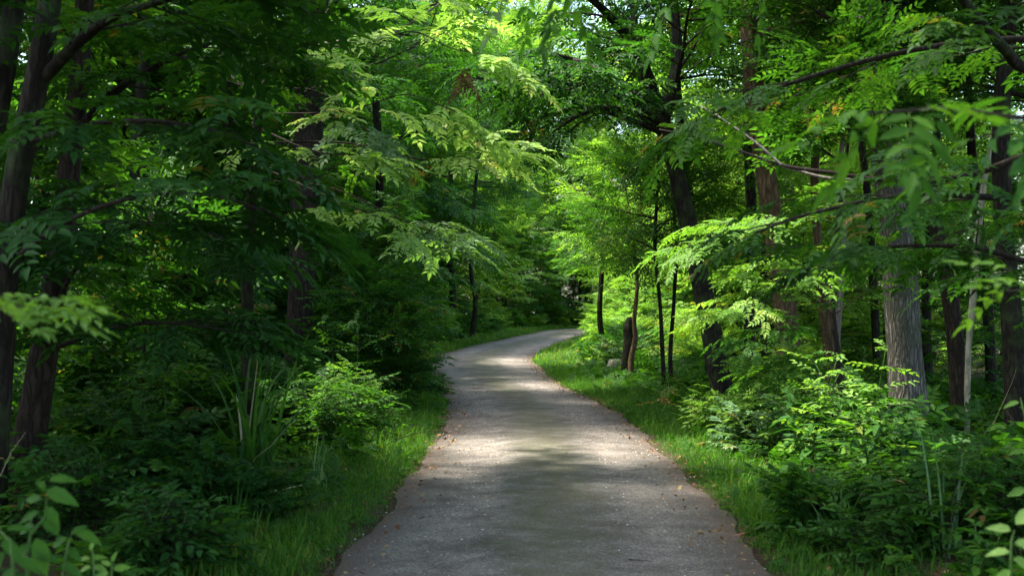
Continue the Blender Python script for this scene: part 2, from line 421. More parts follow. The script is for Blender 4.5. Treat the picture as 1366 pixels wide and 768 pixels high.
def leafy_along(acc, wood, pts, r, rng, sc=1.0, sub=5, dens=1.0, flat=.25, base=.25, tint=.5):
    n = len(pts) - 1; L = float(np.sum(np.linalg.norm(np.diff(pts, axis=0), axis=1)))
    for k in range(sub):
        u = base + (1 - base) * (k + rng.random() * .6) / sub
        i = min(n - 1, int(u * n)); q = pts[i] + (pts[i + 1] - pts[i]) * (u * n - i); t = unit(pts[i + 1] - pts[i])
        s = 1 if k % 2 else -1
        side = unit(np.cross(UP, t) * s + t * rng.uniform(.3, .9) + UP * rng.normal(.05, flat))
        l2 = L * rng.uniform(.28, .5) * (1.15 - u * .6)
        n2 = max(3, int(l2 / .3)); p2 = curve(q, side, l2, n2, rng, -.1)
        tube(wood, p2, np.linspace(r * .38, r * .1, len(p2)), 4, 0)
        m = max(2, int(l2 / (.26 * sc) * dens))
        for j in range(m):
            uu = (j + .6) / m; ii = min(n2 - 1, int(uu * n2)); qq = p2[ii] + (p2[ii + 1] - p2[ii]) * (uu * n2 - ii); tt = unit(p2[ii + 1] - p2[ii])
            s2 = 1 if j % 2 else -1
            dd = unit(tt + np.cross(UP, tt) * s2 * rng.uniform(.3, 1.0) + UP * rng.normal(-.05, flat)) if j < m - 1 else tt
            acc.put(dd, qq, sc * rng.uniform(.75, 1.15), np.clip(tint + rng.normal(0, .17), 0, 1), rng, flat)
    t = unit(pts[-1] - pts[-2])
    for j in range(3):
        acc.put(unit(t + np.cross(UP, t) * rng.normal(0, .5)), pts[-1 - (j > 0)], sc * rng.uniform(.8, 1.1), np.clip(tint + rng.normal(0, .15), 0, 1), rng, flat)
def flush(acc, mb, temps, rng):
    if acc.D: put(mb, temps, acc.D, acc.N, acc.T, acc.S, acc.R, rng)

def make_sapling(name, label, cat, H, r, rng, temps, leafmat, spread=1.5, nl=18, low=.12, sc=1.0, sub=5, barkm='bark_dark', top=.35, dens=1.0):
    e = empty(name, (0, 0, 0), label, cat)
    tw = MB(); cw = MB(); acc = Acc()
    tr = curve((0, 0, -.15), (rng.normal(0, .08), rng.normal(0, .08), 1), H * 1.0, 14, rng, .15, .035)
    tube(tw, tr, np.linspace(r, r * .12, len(tr)), 8, 0, rough=.04)
    az = rng.random() * 6.28
    for k in range(nl):
        u = low + (1 - low) * (k + rng.random() * .5) / nl; az += 2.4 + rng.normal(0, .3)
        i = min(13, int(u * 14)); q = tr[i] + (tr[i + 1] - tr[i]) * (u * 14 - i)
        shape = (1 - (1 - top) * max(0, (u - .45) / .55) ** 1.3) * (.7 + .3 * min(1, u / .3))
        L = spread * shape * rng.uniform(.75, 1.15)
        el = rng.uniform(.05, .45) + .5 * u
        leafy(acc, tw, q, (math.cos(az) * math.cos(el), math.sin(az) * math.cos(el), math.sin(el)), L, r * .35 * (1 - .6 * u), rng, sc, -.22, sub, dens)
    flush(acc, cw, temps, rng)
    t = tw.build('trunk', M[barkm], e); c = cw.build('crown', [M[leafmat], M['twig']], e)
    KIDS[e.name] = [t, c]
    return e
def make_tall(name, label, H, r, rng, barkm, leafmat, crown_base=.45, spread=4.2, nl=26, sc=1.7, temps=None, lean=(0, 0), low_limbs=0):
    e = empty(name, (0, 0, 0), label, 'tree')
    tw = MB(); cw = MB(); acc = Acc()
    tr = curve((0, 0, -.2), (lean[0] + rng.normal(0, .03), lean[1] + rng.normal(0, .03), 1), H, 26, rng, .05, .02)
    rad = np.linspace(r, r * .12, len(tr)); rad[0] *= 1.5; rad[1] *= 1.12
    tube(tw, tr, rad, 12, 0, rough=.05, seed=rng.random() * 6)
    az = rng.random() * 6.28
    for k in range(nl):
        u = crown_base + (1 - crown_base) * (k + rng.random() * .5) / nl; az += 2.4 + rng.normal(0, .3)
        i = min(25, int(u * 26)); q = tr[i]
        uu = (u - crown_base) / (1 - crown_base)
        L = spread * (math.sin(math.pi * (.22 + .75 * uu)) ** .7) * rng.uniform(.75, 1.15)
        el = rng.uniform(.15, .6) + .5 * uu
        leafy(acc, tw, q, (math.cos(az) * math.cos(el), math.sin(az) * math.cos(el), math.sin(el)), L, r * .32 * (1 - .6 * uu), rng, sc, -.05, 8, 1.0, .35, .2)
    flush(acc, cw, temps or LO, rng)
    t = tw.build('trunk', M[barkm], e); c = cw.build('crown', [M[leafmat], M['twig']], e)
    KIDS[e.name] = [t, c]
    return e

# ================================================================== SETTING
def grid_lines(a, b, fine0, fine1, st, out):
    core = np.arange(fine0, fine1 + 1e-6, st)
    lo = fine0 - np.cumsum(out); hi = fine1 + np.cumsum(out)
    return np.concatenate([lo[::-1], core, hi])
OUT = st_ = np.array([1, 2, 3, 5, 8, 12, 20, 35, 60, 100.0])
gx = grid_lines(0, 0, -16, 28, .3, OUT); gy = grid_lines(0, 0, -6, 92, .3, OUT)
XX, YY = np.meshgrid(gx, gy); ZZ = ground(XX.ravel(), YY.ravel())
nx, ny = len(gx), len(gy)
i = np.arange(ny - 1)[:, None] * nx; j = np.arange(nx - 1)[None]
gf = np.stack([i + j, i + j + 1, i + j + nx + 1, i + j + nx], -1).reshape(-1, 4)
mb = MB(); mb.add(np.stack([XX.ravel(), YY.ravel(), ZZ - .008], 1), gf)
tag(mb.build('ground', ground_mat()), kind='structure')

W = 25
us = np.linspace(-1, 1, W)
pr = PATH[(PATH[:, 1] > -8)]; pt = _pn[(PATH[:, 1] > -8)]
s_len = np.concatenate([[0], np.cumsum(np.linalg.norm(np.diff(pr, axis=0), axis=1))])
ii = np.linspace(0, len(pr) - 1, len(pr) * 2); fi = np.arange(len(pr))
pr2 = np.stack([np.interp(ii, fi, pr[:, k]) for k in (0, 1)], 1); pn2 = np.stack([np.interp(ii, fi, pt[:, k]) for k in (0, 1)], 1); sl = np.interp(ii, fi, s_len)
jit = lambda s, ph: .04 * np.sin(s * 2.1 + ph) + .018 * np.sin(s * 5.3 + ph * 2) + .008 * np.sin(s * 13 + ph) + .05 * np.sin(s * .7 + ph)
v = []
for k in range(len(pr2)):
    hh_ = float(half_at(pr2[k][1])); w = np.where(us < 0, hh_ + jit(sl[k], 0), hh_ + jit(sl[k], 2.7))
    xy = pr2[k] + pn2[k] * (us * w)[:, None]
    z = prof(xy[:, 1]) + .004 + .035 * (1 - us ** 2) - .012 * np.exp(-((np.abs(us) - .5) / .16) ** 2)
    v.append(np.column_stack([xy, z]))
v = np.array(v); n = len(v)
i = np.arange(n - 1)[:, None] * W; j = np.arange(W - 1)[None]
f = np.stack([i + j, i + j + 1, i + j + W + 1, i + j + W], -1).reshape(-1, 4)
mb = MB(); mb.add(v.reshape(-1, 3), f)
pth = tag(mb.build('path', path_mat()), kind='structure')
uv = pth.data.uv_layers.new(name='along')
U = np.tile(us, n); S_ = np.repeat(sl, W)
uvv = np.stack([U, S_], 1)[f.ravel()].astype(np.float32); uv.data.foreach_set('uv', uvv.ravel())

def on_path(Y, off):
    k = int(np.argmin(np.abs(PATH[:, 1] - Y))); p = PATH[k] + _pn[k] * off
    return p[0], p[1]
def in_view(x, y, m=1.5):
    return y > -2 and abs(x) < .46 * y + m

# ---- verge grass
def tuft(rng, nb, h, spread, w):
    t = T()
    for _ in range(nb):
        a = rng.random() * 6.28; L = h * rng.uniform(.5, 1.15); ln = rng.uniform(.15, .75) * L; ww = w * rng.uniform(.7, 1.2)
        o = np.array([rng.normal(0, spread), rng.normal(0, spread), 0]); d = np.array([math.cos(a), math.sin(a), 0]); s = np.array([-d[1], d[0], 0]) * ww
        ps = [o + d * ln * u * u + UP * L * (u - .25 * u * u * ln / L) for u in (0, .4, .75, 1)]
        vv = np.array([ps[0] - s, ps[0] + s, ps[1] + s * .9, ps[1] - s * .9, ps[2] + s * .6, ps[2] - s * .6, ps[3] + s * .08, ps[3] - s * .08])
        t.add(vv, np.array([[0, 1, 2, 3], [3, 2, 4, 5], [5, 4, 6, 7]]), 0, rng.uniform(-.4, .4))
    return t.done()
rg = np.random.default_rng(11)
TU = [tuft(rg, 8, h_, .04, .0040) for h_ in (.05, .07, .09, .12, .08, .17)]
TUF = [tuft(rg, 7, h_, .06, .0075) for h_ in (.09, .13, .11, .19)]
def scatter_verge(n, y0, y1, power, lo, hi, edge=False):
    """random spots on the verges between y0 and y1: offset from the path edge lo..hi"""
    u = rg.random(n) ** power; y = y0 + (y1 - y0) * u
    k = np.searchsorted(PATH[:, 1], y).clip(1, len(PATH) - 1); fr = ((y - PATH[k - 1, 1]) / (PATH[k, 1] - PATH[k - 1, 1] + 1e-9)).clip(0, 1)
    c = PATH[k - 1] + (PATH[k] - PATH[k - 1]) * fr[:, None]; nn = _pn[k]
    s = np.where(rg.random(n) < .5, -1, 1.0)
    d = rg.random(n)
    off = s * (half_at(y) + lo + (hi - lo) * d)
    xy = c + nn * off[:, None]
    return xy, off, s
mb = MB()
def add_grass(n, y0, y1, power, temps, lo, hi, sc):
    xy, off, s = scatter_verge(n, y0, y1, power, lo, hi)
    keep = (np.abs(xy[:, 0]) < .46 * xy[:, 1] + 1.0)
    # patchy and thinning outward
    pn = .5 + .5 * np.sin(xy[:, 0] * 2.1 + np.sin(xy[:, 1] * 1.3) * 2) * np.sin(xy[:, 1] * 1.7)
    d = np.abs(off) - half_at(xy[:, 1])
    keep &= rg.random(n) < np.clip(1.25 - d / (1.15 + .5 * pn), 0, 1)
    keep &= rg.random(n) < np.clip(.3 + .5 * np.sin(xy[:, 1] * 3.1) * np.sin(xy[:, 1] * .77 + 1) + (d + .06) * 6, 0, 1)
    xy = xy[keep]; d = d[keep]; m = len(xy)
    a = rg.random(m) * 6.28
    D = np.stack([np.cos(a), np.sin(a), a * 0], 1); N = np.column_stack([rg.normal(0, .18, m), rg.normal(0, .18, m), np.ones(m)])
    z = ground(xy[:, 0], xy[:, 1]) - .035
    pn2_ = .5 + .5 * np.sin(xy[:, 0] * 1.3 + 1) * np.sin(xy[:, 1] * .9 + xy[:, 0])
    put(mb, temps, D, N, np.column_stack([xy, z]), sc * (.35 + .65 * np.clip(d * 3.5 + .1, 0, 1)) * rg.uniform(.7, 1.3, m) * (.8 + .5 * pn2_), np.clip(.38 + .2 * pn2_ + rg.normal(0, .12, m), 0, 1), rg)
add_grass(15000, 4, 14, .8, TU, -.12, 1.7, 1.0)
add_grass(22000, 14, 32, .9, TU, -.12, 1.7, 1.1)
add_grass(26000, 32, 80, 1.0, TUF, -.03, 2.2, 1.25)
# sparse sprouts along the worn centre strip
m = 420; y = 5 + 40 * rg.random(m) ** .9; cc = np.array([on_path(a, 0) for a in y]); xx = cc[:, 0] + rg.normal(0, .16, m); a = rg.random(m) * 6.28
put(mb, TU, np.stack([np.cos(a), np.sin(a), a * 0], 1), np.tile(UP, (m, 1)), np.column_stack([xx, cc[:, 1], prof(y) + .03]), rg.uniform(.08, .3, m), rg.uniform(.3, .6, m), rg)
tag(mb.build('grass', [M['grass']]), kind='stuff')

# ---- fallen leaves on verges, path edges and forest floor
fl = T(); v_, f_ = leaf_mid(.06, .04, (-.03, 0, 0), 0, .2, .3); fl.add(v_, f_).done()
fl2 = T(); v_, f_ = leaf_mid(.075, .022, (-.03, 0, 0), 0, -.3, -.2); fl2.add(v_, f_).done()
mb = MB()
def litter(n, y0, y1, lo, hi, power, s0, s1, dz):
    xy, off, s = scatter_verge(n, y0, y1, power, lo, hi)
    k = np.abs(xy[:, 0]) < .46 * xy[:, 1] + .8; xy = xy[k]; m = len(xy); a = rg.random(m) * 6.28
    d = np.abs(side_dist(xy[:, 0], xy[:, 1])); z = np.where(d < half_at(xy[:, 1]), prof(xy[:, 1]) + .03, ground(xy[:, 0], xy[:, 1]) - .015) + dz
    put(mb, [fl, fl2], np.stack([np.cos(a), np.sin(a), rg.normal(0, .25, m)], 1), np.column_stack([rg.normal(0, .35, m), rg.normal(0, .35, m), np.ones(m)]), np.column_stack([xy, z]), rg.uniform(s0, s1, m), rg.random(m), rg)
litter(1500, 4.5, 35, -.4, .25, .8, .25, .7, .0)
litter(2200, 4.5, 40, -.3, .9, .8, .5, 1.1, .03)
litter(1500, 5, 40, -1.3, .0, .7, .2, .6, .0)
litter(16000, 4, 30, .8, 8, .8, .7, 1.5, .01)
tag(mb.build('fallen_leaves', [M['dead_leaf']]), kind='stuff')
# small stones on the path
st = T(); v_ = np.array([[-1, -1, 0], [1, -1, 0], [1, 1, 0], [-1, 1, 0], [-.6, -.5, .8], [.7, -.5, .7], [.5, .6, .8], [-.5, .6, .6]]) * .006
st.add(v_, np.array([[4, 5, 6, 7], [0, 1, 5, 4], [1, 2, 6, 5], [2, 3, 7, 6], [3, 0, 4, 7]])).done()
def stone_mat():
    m_, nt, out = nodes('pebble'); a = nt.nodes.new('ShaderNodeAttribute'); a.attribute_name = 'rnd'
    c = ramp(nt, a.outputs['Fac'], [(0, (.07, .06, .055)), (.6, (.24, .21, .19)), (1, (.45, .42, .38))])
    p = nt.nodes.new('ShaderNodeBsdfPrincipled'); nt.links.new(c, p.inputs['Base Color']); p.inputs['Roughness'].default_value = .9; nt.links.new(p.outputs[0], out.inputs[0]); return m_
mb = MB()
m = 9000; xy, off, s = scatter_verge(m, 4.5, 28, .7, -1.36, .03); a = rg.random(m) * 6.28
d = np.abs(off) / HALF
put(mb, [st], np.stack([np.cos(a), np.sin(a), a * 0], 1), np.tile(UP, (m, 1)), np.column_stack([xy, prof(xy[:, 1]) + .012 + .03 * (1 - np.clip(d, 0, 1) ** 2) - .010]), rg.uniform(.35, 1.2, m) ** 1.5, rg.random(m), rg)
tag(mb.build('gravel', [stone_mat()]), kind='stuff')

# ---- undergrowth: low herbs and seedlings covering the forest floor
HB = []
for q in range(4):
    t = T()
    for k in range(7):
        a = rg.random() * 6.28; e = rg.uniform(.1, .7); d = np.array([math.cos(a) * math.cos(e), math.sin(a) * math.cos(e), math.sin(e)])
        c = compound(rg, leaf_mid, 3 if q % 2 else 4, .22, .04, .085) if q != 3 else palm(rg, leaf_mid, 5, .12, .05)
        t.merged(c, rot(d, UP + .2 * rg.normal(size=3)), np.array([0, 0, rg.uniform(.03, .22)]) + d * .02, rg.uniform(-.2, .2))
    HB.append(t.done())
mb = MB()
def herbs(n, y0, y1, lo, hi, power, s0, s1):
    xy, off, s = scatter_verge(n, y0, y1, power, lo, hi)
    k = np.abs(xy[:, 0]) < .46 * xy[:, 1] + .8; xy = xy[k]; m = len(xy); a = rg.random(m) * 6.28
    pn = .5 + .5 * np.sin(xy[:, 0] * 1.7 + np.sin(xy[:, 1]) * 2) * np.sin(xy[:, 1] * 1.2 + 2)
    k = rg.random(m) < .3 + .7 * pn; xy = xy[k]; a = a[k]; pn = pn[k]; m = len(xy)
    put(mb, HB, np.stack([np.cos(a), np.sin(a), a * 0], 1), np.column_stack([rg.normal(0, .2, m), rg.normal(0, .2, m), np.ones(m)]),
        np.column_stack([xy, ground(xy[:, 0], xy[:, 1]) - .05]), rg.uniform(s0, s1, m), np.clip(.4 + rg.normal(0, .2, m), 0, 1), rg)
herbs(1500, 4.5, 30, .75, 3.0, .8, .6, 1.2)
herbs(2600, 4.5, 35, .05, 1.3, .8, .2, .6)
herbs(5500, 5, 40, 2.0, 9, .8, .9, 2.2)
herbs(2500, 30, 85, 1.6, 7, 1, 1.2, 2.8)
tag(mb.build('undergrowth', [M['leaf_green'], M['twig']]), kind='stuff')

# dead stems, tangled twigs and bare canes standing and lying in the undergrowth
mb = MB(); xy, off, s = scatter_verge(330, 5, 34, .5, 8, .0) if False else scatter_verge(330, 5, 34, .8, .55, 6.0)
for q in range(len(xy)):
    x, y = xy[q]
    if abs(x) > .46 * y + .8: continue
    a = rg.random() * 6.28; L = rg.uniform(.4, 1.3); el = rg.uniform(-.05, 1.4) if rg.random() < .6 else .1
    pp = curve((x, y, G(x, y)), (math.cos(a) * math.cos(el), math.sin(a) * math.cos(el), math.sin(el)), L, 6, rg, -.5 if el > .5 else -.02, .12)
    tube(mb, pp, np.linspace(rg.uniform(.002, .006), .001, 7), 4, 0 if rg.random() < .45 else 1, rg.random())
tag(mb.build('dead_stems', [M['straw'], M['twig']]), kind='stuff')

# ---- the far wood all round, one mass of foliage and thin stems
rf = np.random.default_rng(21)
mb = MB()
def wall_of_woods(cx0, cy0, cx1, cy1, depth, n, h, sc, tint):
    u = rf.random(n); x = cx0 + (cx1 - cx0) * u; y = cy0 + (cy1 - cy0) * u
    dx, dy = cy1 - cy0, -(cx1 - cx0); L = math.hypot(dx, dy); dd = rf.random(n) * depth
    x = x + dx / L * dd; y = y + dy / L * dd
    hh = h * (.75 + .25 * np.sin(x * .31 + y * .23)); z = rf.random(n) ** .9 * hh
    clump = np.sin(x * .9 + z * .5 + np.sin(y * .7)) * np.sin(y * .8 + z * .8 + 1) * np.sin(z * 1.1 + x * .4)
    k = rf.random(n) < .45 + .6 * clump + .15; x, y, z, cl = x[k], y[k], z[k], clump[k]; m = len(x)
    a = rf.random(m) * 6.28
    put(mb, LO, np.stack([np.cos(a), np.sin(a), rf.normal(-.1, .35, m)], 1), np.column_stack([rf.normal(0, .5, m), rf.normal(0, .5, m), np.ones(m)]), np.column_stack([x, y, z + .3]),
        sc * rf.uniform(.7, 1.3, m), np.clip(tint + .25 * cl + rf.normal(0, .15, m), 0, 1), rf)
wall_of_woods(52, 108, -34, 104, -7, 9000, 30, 2.9, .6)
wall_of_woods(40, 97, -16, 93, -3, 1500, 5, 1.6, .6)
wall_of_woods(-22, -2, -40, 106, -6, 4500, 17, 2.4, .4)  # side walls of foliage added to block low sky light
wall_of_woods(30, 0, 54, 106, 6, 4500, 17, 2.4, .45)
for k in range(70):
    x, y = [(rf.uniform(-30, 45), rf.uniform(98, 106)), (-22 - rf.random() * 6, rf.uniform(5, 80)), (32 + rf.random() * 6, rf.uniform(5, 80))][k % 3]
    tube(mb, [(x, y, 0), (x + rf.normal(0, .2), y, 7), (x + rf.normal(0, .6), y, 15)], [.16, .12, .06], 6, 1)
tag(mb.build('distant_woods', [M['leaf_green'], M['bark_dark']]), kind='stuff')

# ================================================================== THICKET: saplings and shrubs on both sides
rs = np.random.default_rng(5)
NEARS, FARS, SHR = [], [], []
for k, (H, sp, lm, tp) in enumerate([(3.4, 1.3, 'leaf_green', OVL), (4.6, 1.6, 'leaf_deep', MID), (5.6, 1.7, 'leaf_green', MID), (2.4, 1.0, 'leaf_green', MID)]):
    NEARS.append(make_sapling('sapling', 'x', 'sapling', H, .022 + .006 * H / 3, rs, tp, lm, sp, 17, .12, 1.0, 5))
for k, (H, sp, lm) in enumerate([(5.0, 1.9, 'leaf_green'), (7.0, 2.3, 'leaf_deep'), (6.2, 2.2, 'leaf_green'), (9.0, 2.8, 'leaf_green')]):
    FARS.append(make_sapling('young_tree', 'x', 'young tree', H, .035 + .007 * H / 3, rs, OVLO if k in (0, 2, 3) else LO, lm, sp, 24, .07, 1.35, 6))
for k, (H, sp, tp) in enumerate([(.9, .55, OV_MID), (1.3, .7, MID), (.7, .5, PM_MID), (1.1, .6, OV_MID)]):
    SHR.append(make_sapling('shrub', 'x', 'shrub', H, .012, rs, tp, 'leaf_green', sp, 12, .05, .8, 4, 'twig', .6))
ARCH = [make_sapling('arching_tree', 'x', 'tree', 9.0, .075, rs, MID, 'leaf_deep', 3.0, 22, .27, 1.15, 6), make_sapling('arching_tree', 'x', 'tree', 7.6, .065, rs, OVL, 'leaf_green', 2.7, 20, .30, 1.1, 6)]
for p in NEARS + FARS + SHR + ARCH:
    p['_first'] = True
used = set()
def spot(proto, x, y, label, group, sc=1.0, mat=None, dz=-.03):
    z = G(x, y) + dz; rz = rs.random() * 6.28
    if proto.name not in used and mat is None:
        used.add(proto.name); proto.location = (float(x), float(y), z); proto.rotation_euler.z = rz; proto.scale = (sc,) * 3
        return tag(proto, label, None, group)
    return dup(proto, (x, y, z), rz, sc, label, group, mat)
def zone(side, Y):
    s = 'left of the path' if side < 0 else 'right of the path'
    if Y < 15: return s + ', close by'
    if Y < 34: return s + ', before the bend'
    if Y < 60: return s + ', at the bend'
    return s + ', beyond the bend'
def off_name(o):
    return 'in the front row' if o < 4.8 else ('in the middle' if o < 8 else 'deep inside')
taken = []
def free(x, y, r):
    for a, b, c in taken:
        if (a - x) ** 2 + (b - y) ** 2 < max(r, c) ** 2: return False
    return True
nthick = 0
def thicket():
    global nthick
    for side in (-1, 1):
        for row, (off, step, ph) in enumerate([(3.3, 2.6, 0), (5.4, 2.9, 1.2), (8.2, 3.4, .4), (11.8, 4.2, 2.0), (16.0, 5.5, 1.0)]):
            Y = 4.5 + ph
            while Y < 84:
                o = off + rs.normal(0, .45) + (1.1 if 24 < Y < 62 and row < 2 else 0); x, y = on_path(Y, side * o)
                st = step * (1 if Y < 34 else 1.35); yy = Y; Y += st * rs.uniform(.8, 1.2)
                if not in_view(x, y, 2.2): continue
                if y < 7.5 and row == 0: continue
                if side < 0 and row == 0 and yy < 13: continue
                if side > 0 and row == 0 and yy < 30: continue      # the right-hand front is low plants and open trunks
                if side > 0 and row <= 1 and yy < 20: continue
                if side > 0 and 26 < y < 70 and 683 + (x - 2.1) / y * F < 775: continue
                if not free(x, y, 1.0) or abs(side_dist(x, y)[0]) < 2.4: continue
                if side < 0 and y < 21 and (350 if y < 12 else 250) < 683 + x / y * F < 520: continue
                if side < 0 and row == 0 and yy > 20: continue
                r = rs.random()
                if yy < 24:
                    pr_ = NEARS[[0, 1, 2, 3][rs.integers(0, 4)] if row else [0, 3, 3, 0][rs.integers(0, 4)]]; sc = rs.uniform(.85, 1.2); nm = 'slim sapling'
                else:
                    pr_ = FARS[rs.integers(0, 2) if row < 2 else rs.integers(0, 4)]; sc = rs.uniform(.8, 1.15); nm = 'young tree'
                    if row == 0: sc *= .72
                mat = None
                if r < .25: mat = M['leaf_fresh_lit'] if (yy > 30) else None
                if side > 0 and yy > 26 and r < .8: mat = M['leaf_fresh_lit']  # paler leaf colour brightens the right bank in place of sunlight
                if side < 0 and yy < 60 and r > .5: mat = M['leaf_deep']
                lab = f"{nm} {off_name(o)} of the thicket {zone(side, yy)}"
                spot(pr_, x, y, lab, f"{nm}s {off_name(o)} of the thicket {zone(side, yy)}", sc, mat)
                nthick += 1
        if side < 0:        # tall dense trees that close the left side of the view
            for q, (x, y, kd, sc, w_) in enumerate([(-4.7, 26, 1, 1.05, 'nearest'), (-5.2, 31.5, 0, 1.05, 'second'), (-5.8, 38, 1, 1.15, 'third'), (-6.0, 47, 0, 1.5, 'fourth'), (-6.0, 57, 1, 1.9, 'farthest'), (-8, 25, 0, 1.1, 'set back and nearer'), (-8.6, 33, 0, 1.15, 'set back and farther')]):
                spot(ARCH[kd], x, y, f"dark arching tree {w_} of those leaning over the left grass verge", 'dark arching trees over the left verge', sc * (.8 if q == 4 else 1)); taken.append((x, y, 1.0))
            for Y, o, kd, sc in ((26, 6.2, 1, .95), (30, 6.4, 3, 1.0), (35, 5.6, 3, 1.05), (40, 5.4, 1, 1.2), (45, 5.2, 3, 1.15), (50, 4.6, 3, 1.1), (55, 4.6, 1, 1.3), (60, 4.2, 3, 1.1), (66, 4.4, 3, 1.1), (72, 4.4, 3, 1.2), (48, 9.5, 3, 1.3), (58, 9, 3, 1.35), (38, 9, 3, 1.3)):
                x, y = on_path(Y, -o - 1.5)
                if Y < 60: lb, mt = f"tall dense dark tree along the left side, {'at' if Y < 50 else 'beyond'} the bend", M['leaf_deep']  # deep leaf colour also carries the shade of the dark hollow
                else: lb, mt = 'tall light green tree glowing above the far end of the path', M['leaf_fresh_lit']  # lighter leaf colour stands in for the sunlit glow
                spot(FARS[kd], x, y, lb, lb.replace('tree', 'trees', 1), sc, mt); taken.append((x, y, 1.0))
        if side < 0:        # mid-height saplings standing at the verge before the bend
            for q, (x, y, kd, sc, w_) in enumerate([(-2.45, 19.5, 3, .85, 'shortest'), (-3.1, 22.5, 0, 1.0, 'second'), (-3.3, 26.5, 1, .9, 'middle'), (-3.7, 30.5, 0, 1.1, 'fourth'), (-3.9, 35, 1, 1.0, 'farthest')]):
                spot(NEARS[kd], x, y, f"mid green sapling overhanging the left grass edge before the bend, {w_} of five", 'saplings overhanging the left grass edge', sc, M['leaf_green'] if q % 2 else M['leaf_deep']); taken.append((x, y, .8))
        else:
            for q in range(9):
                x = -1 + q * 2.3; y = 84 + rs.uniform(0, 4) + (6 if x > 4 else 0)
                spot(FARS[[0, 2, 1][q % 3]], x, y, 'young tree closing the gap at the far end of the path', 'young trees at the far end of the path', rs.uniform(.8, 1.1), M['leaf_fresh_lit'] if q > 4 or q % 2 else M['leaf_deep'])  # leaf colour carries the light: pale for the glow, deep for the dark gap
        for off, step in ((2.55, 1.5), (3.3, 1.9), (4.6, 2.4)):
            Y = 5.5
            while Y < 80:
                o = off + rs.normal(0, .2) + (.5 if Y > 24 else 0); x, y = on_path(Y, side * o); yy = Y; Y += step * rs.uniform(.7, 1.3) * (1 if Y < 30 else 1.6)
                if not in_view(x, y, .6) or not free(x, y, .5): continue
                if side > 0 and 26 < y < 70 and 683 + (x - .7) / y * F < (775 if y > 34 else 745): continue
                if off < 3 and rs.random() < .45: continue
                if side < 0 and yy < 9 and off < 3: continue
                if side > 0 and yy < 12 and rs.random() < .6: continue
                lab = f"low shrub at the {'grass edge' if off < 3 else 'foot of the thicket'} {zone(side, yy)}"
                mat = None; r = rs.random()
                if r < .3: mat = M['leaf_fresh_lit'] if yy > (12.5 if side > 0 else 25) and off < 4 else M['leaf_deep']
                elif r < .45 and side > 0: mat = M['leaf_pale']
                elif r < .6 and side > 0: mat = M['leaf_deep']
                spot(SHR[rs.integers(0, 4)], x, y, lab, f"low shrubs at the {'grass edge' if off < 3 else 'foot of the thicket'} {zone(side, yy)}", rs.uniform(.55, .95) * (1 if yy < 30 else 1.3) * (.75 if off < 3 else 1), mat)
                nthick += 1

# ================================================================== NAMED TREES
rt = np.random.default_rng(17)
def trunk_pts(pp, Y, dY=None):
    """pp: [(px, py, width px)] from the ground up, at forward distance Y"""
    out = []; rad = []
    for k, (a, b, w) in enumerate(pp):
        out.append(P(a, b, Y)); rad.append(w / 2 / F * Y)
    return np.array(out), np.array(rad)
def resample(p, r, n):
    s = np.concatenate([[0], np.cumsum(np.linalg.norm(np.diff(p, axis=0), axis=1))]); q = np.linspace(0, s[-1], n)
    # smooth through catmull
    c = catmull3(p, 8); sc_ = np.concatenate([[0], np.cumsum(np.linalg.norm(np.diff(c, axis=0), axis=1))]); t = q / s[-1] * sc_[-1]
    return np.stack([np.interp(t, sc_, c[:, k]) for k in range(3)], 1), np.interp(q, s, r)
def catmull3(p, m):
    out = []; q = np.vstack([2 * p[0] - p[1], p, 2 * p[-1] - p[-2]])
    for i in range(1, len(q) - 2):
        a, b, c, d = q[i - 1], q[i], q[i + 1], q[i + 2]
        for t in np.arange(m) / m:
            out.append(0.5 * (2 * b + (c - a) * t + (2 * a - 5 * b + 4 * c - d) * t * t + (3 * b - a - 3 * c + d) * t ** 3))
    out.append(p[-1]); return np.array(out)

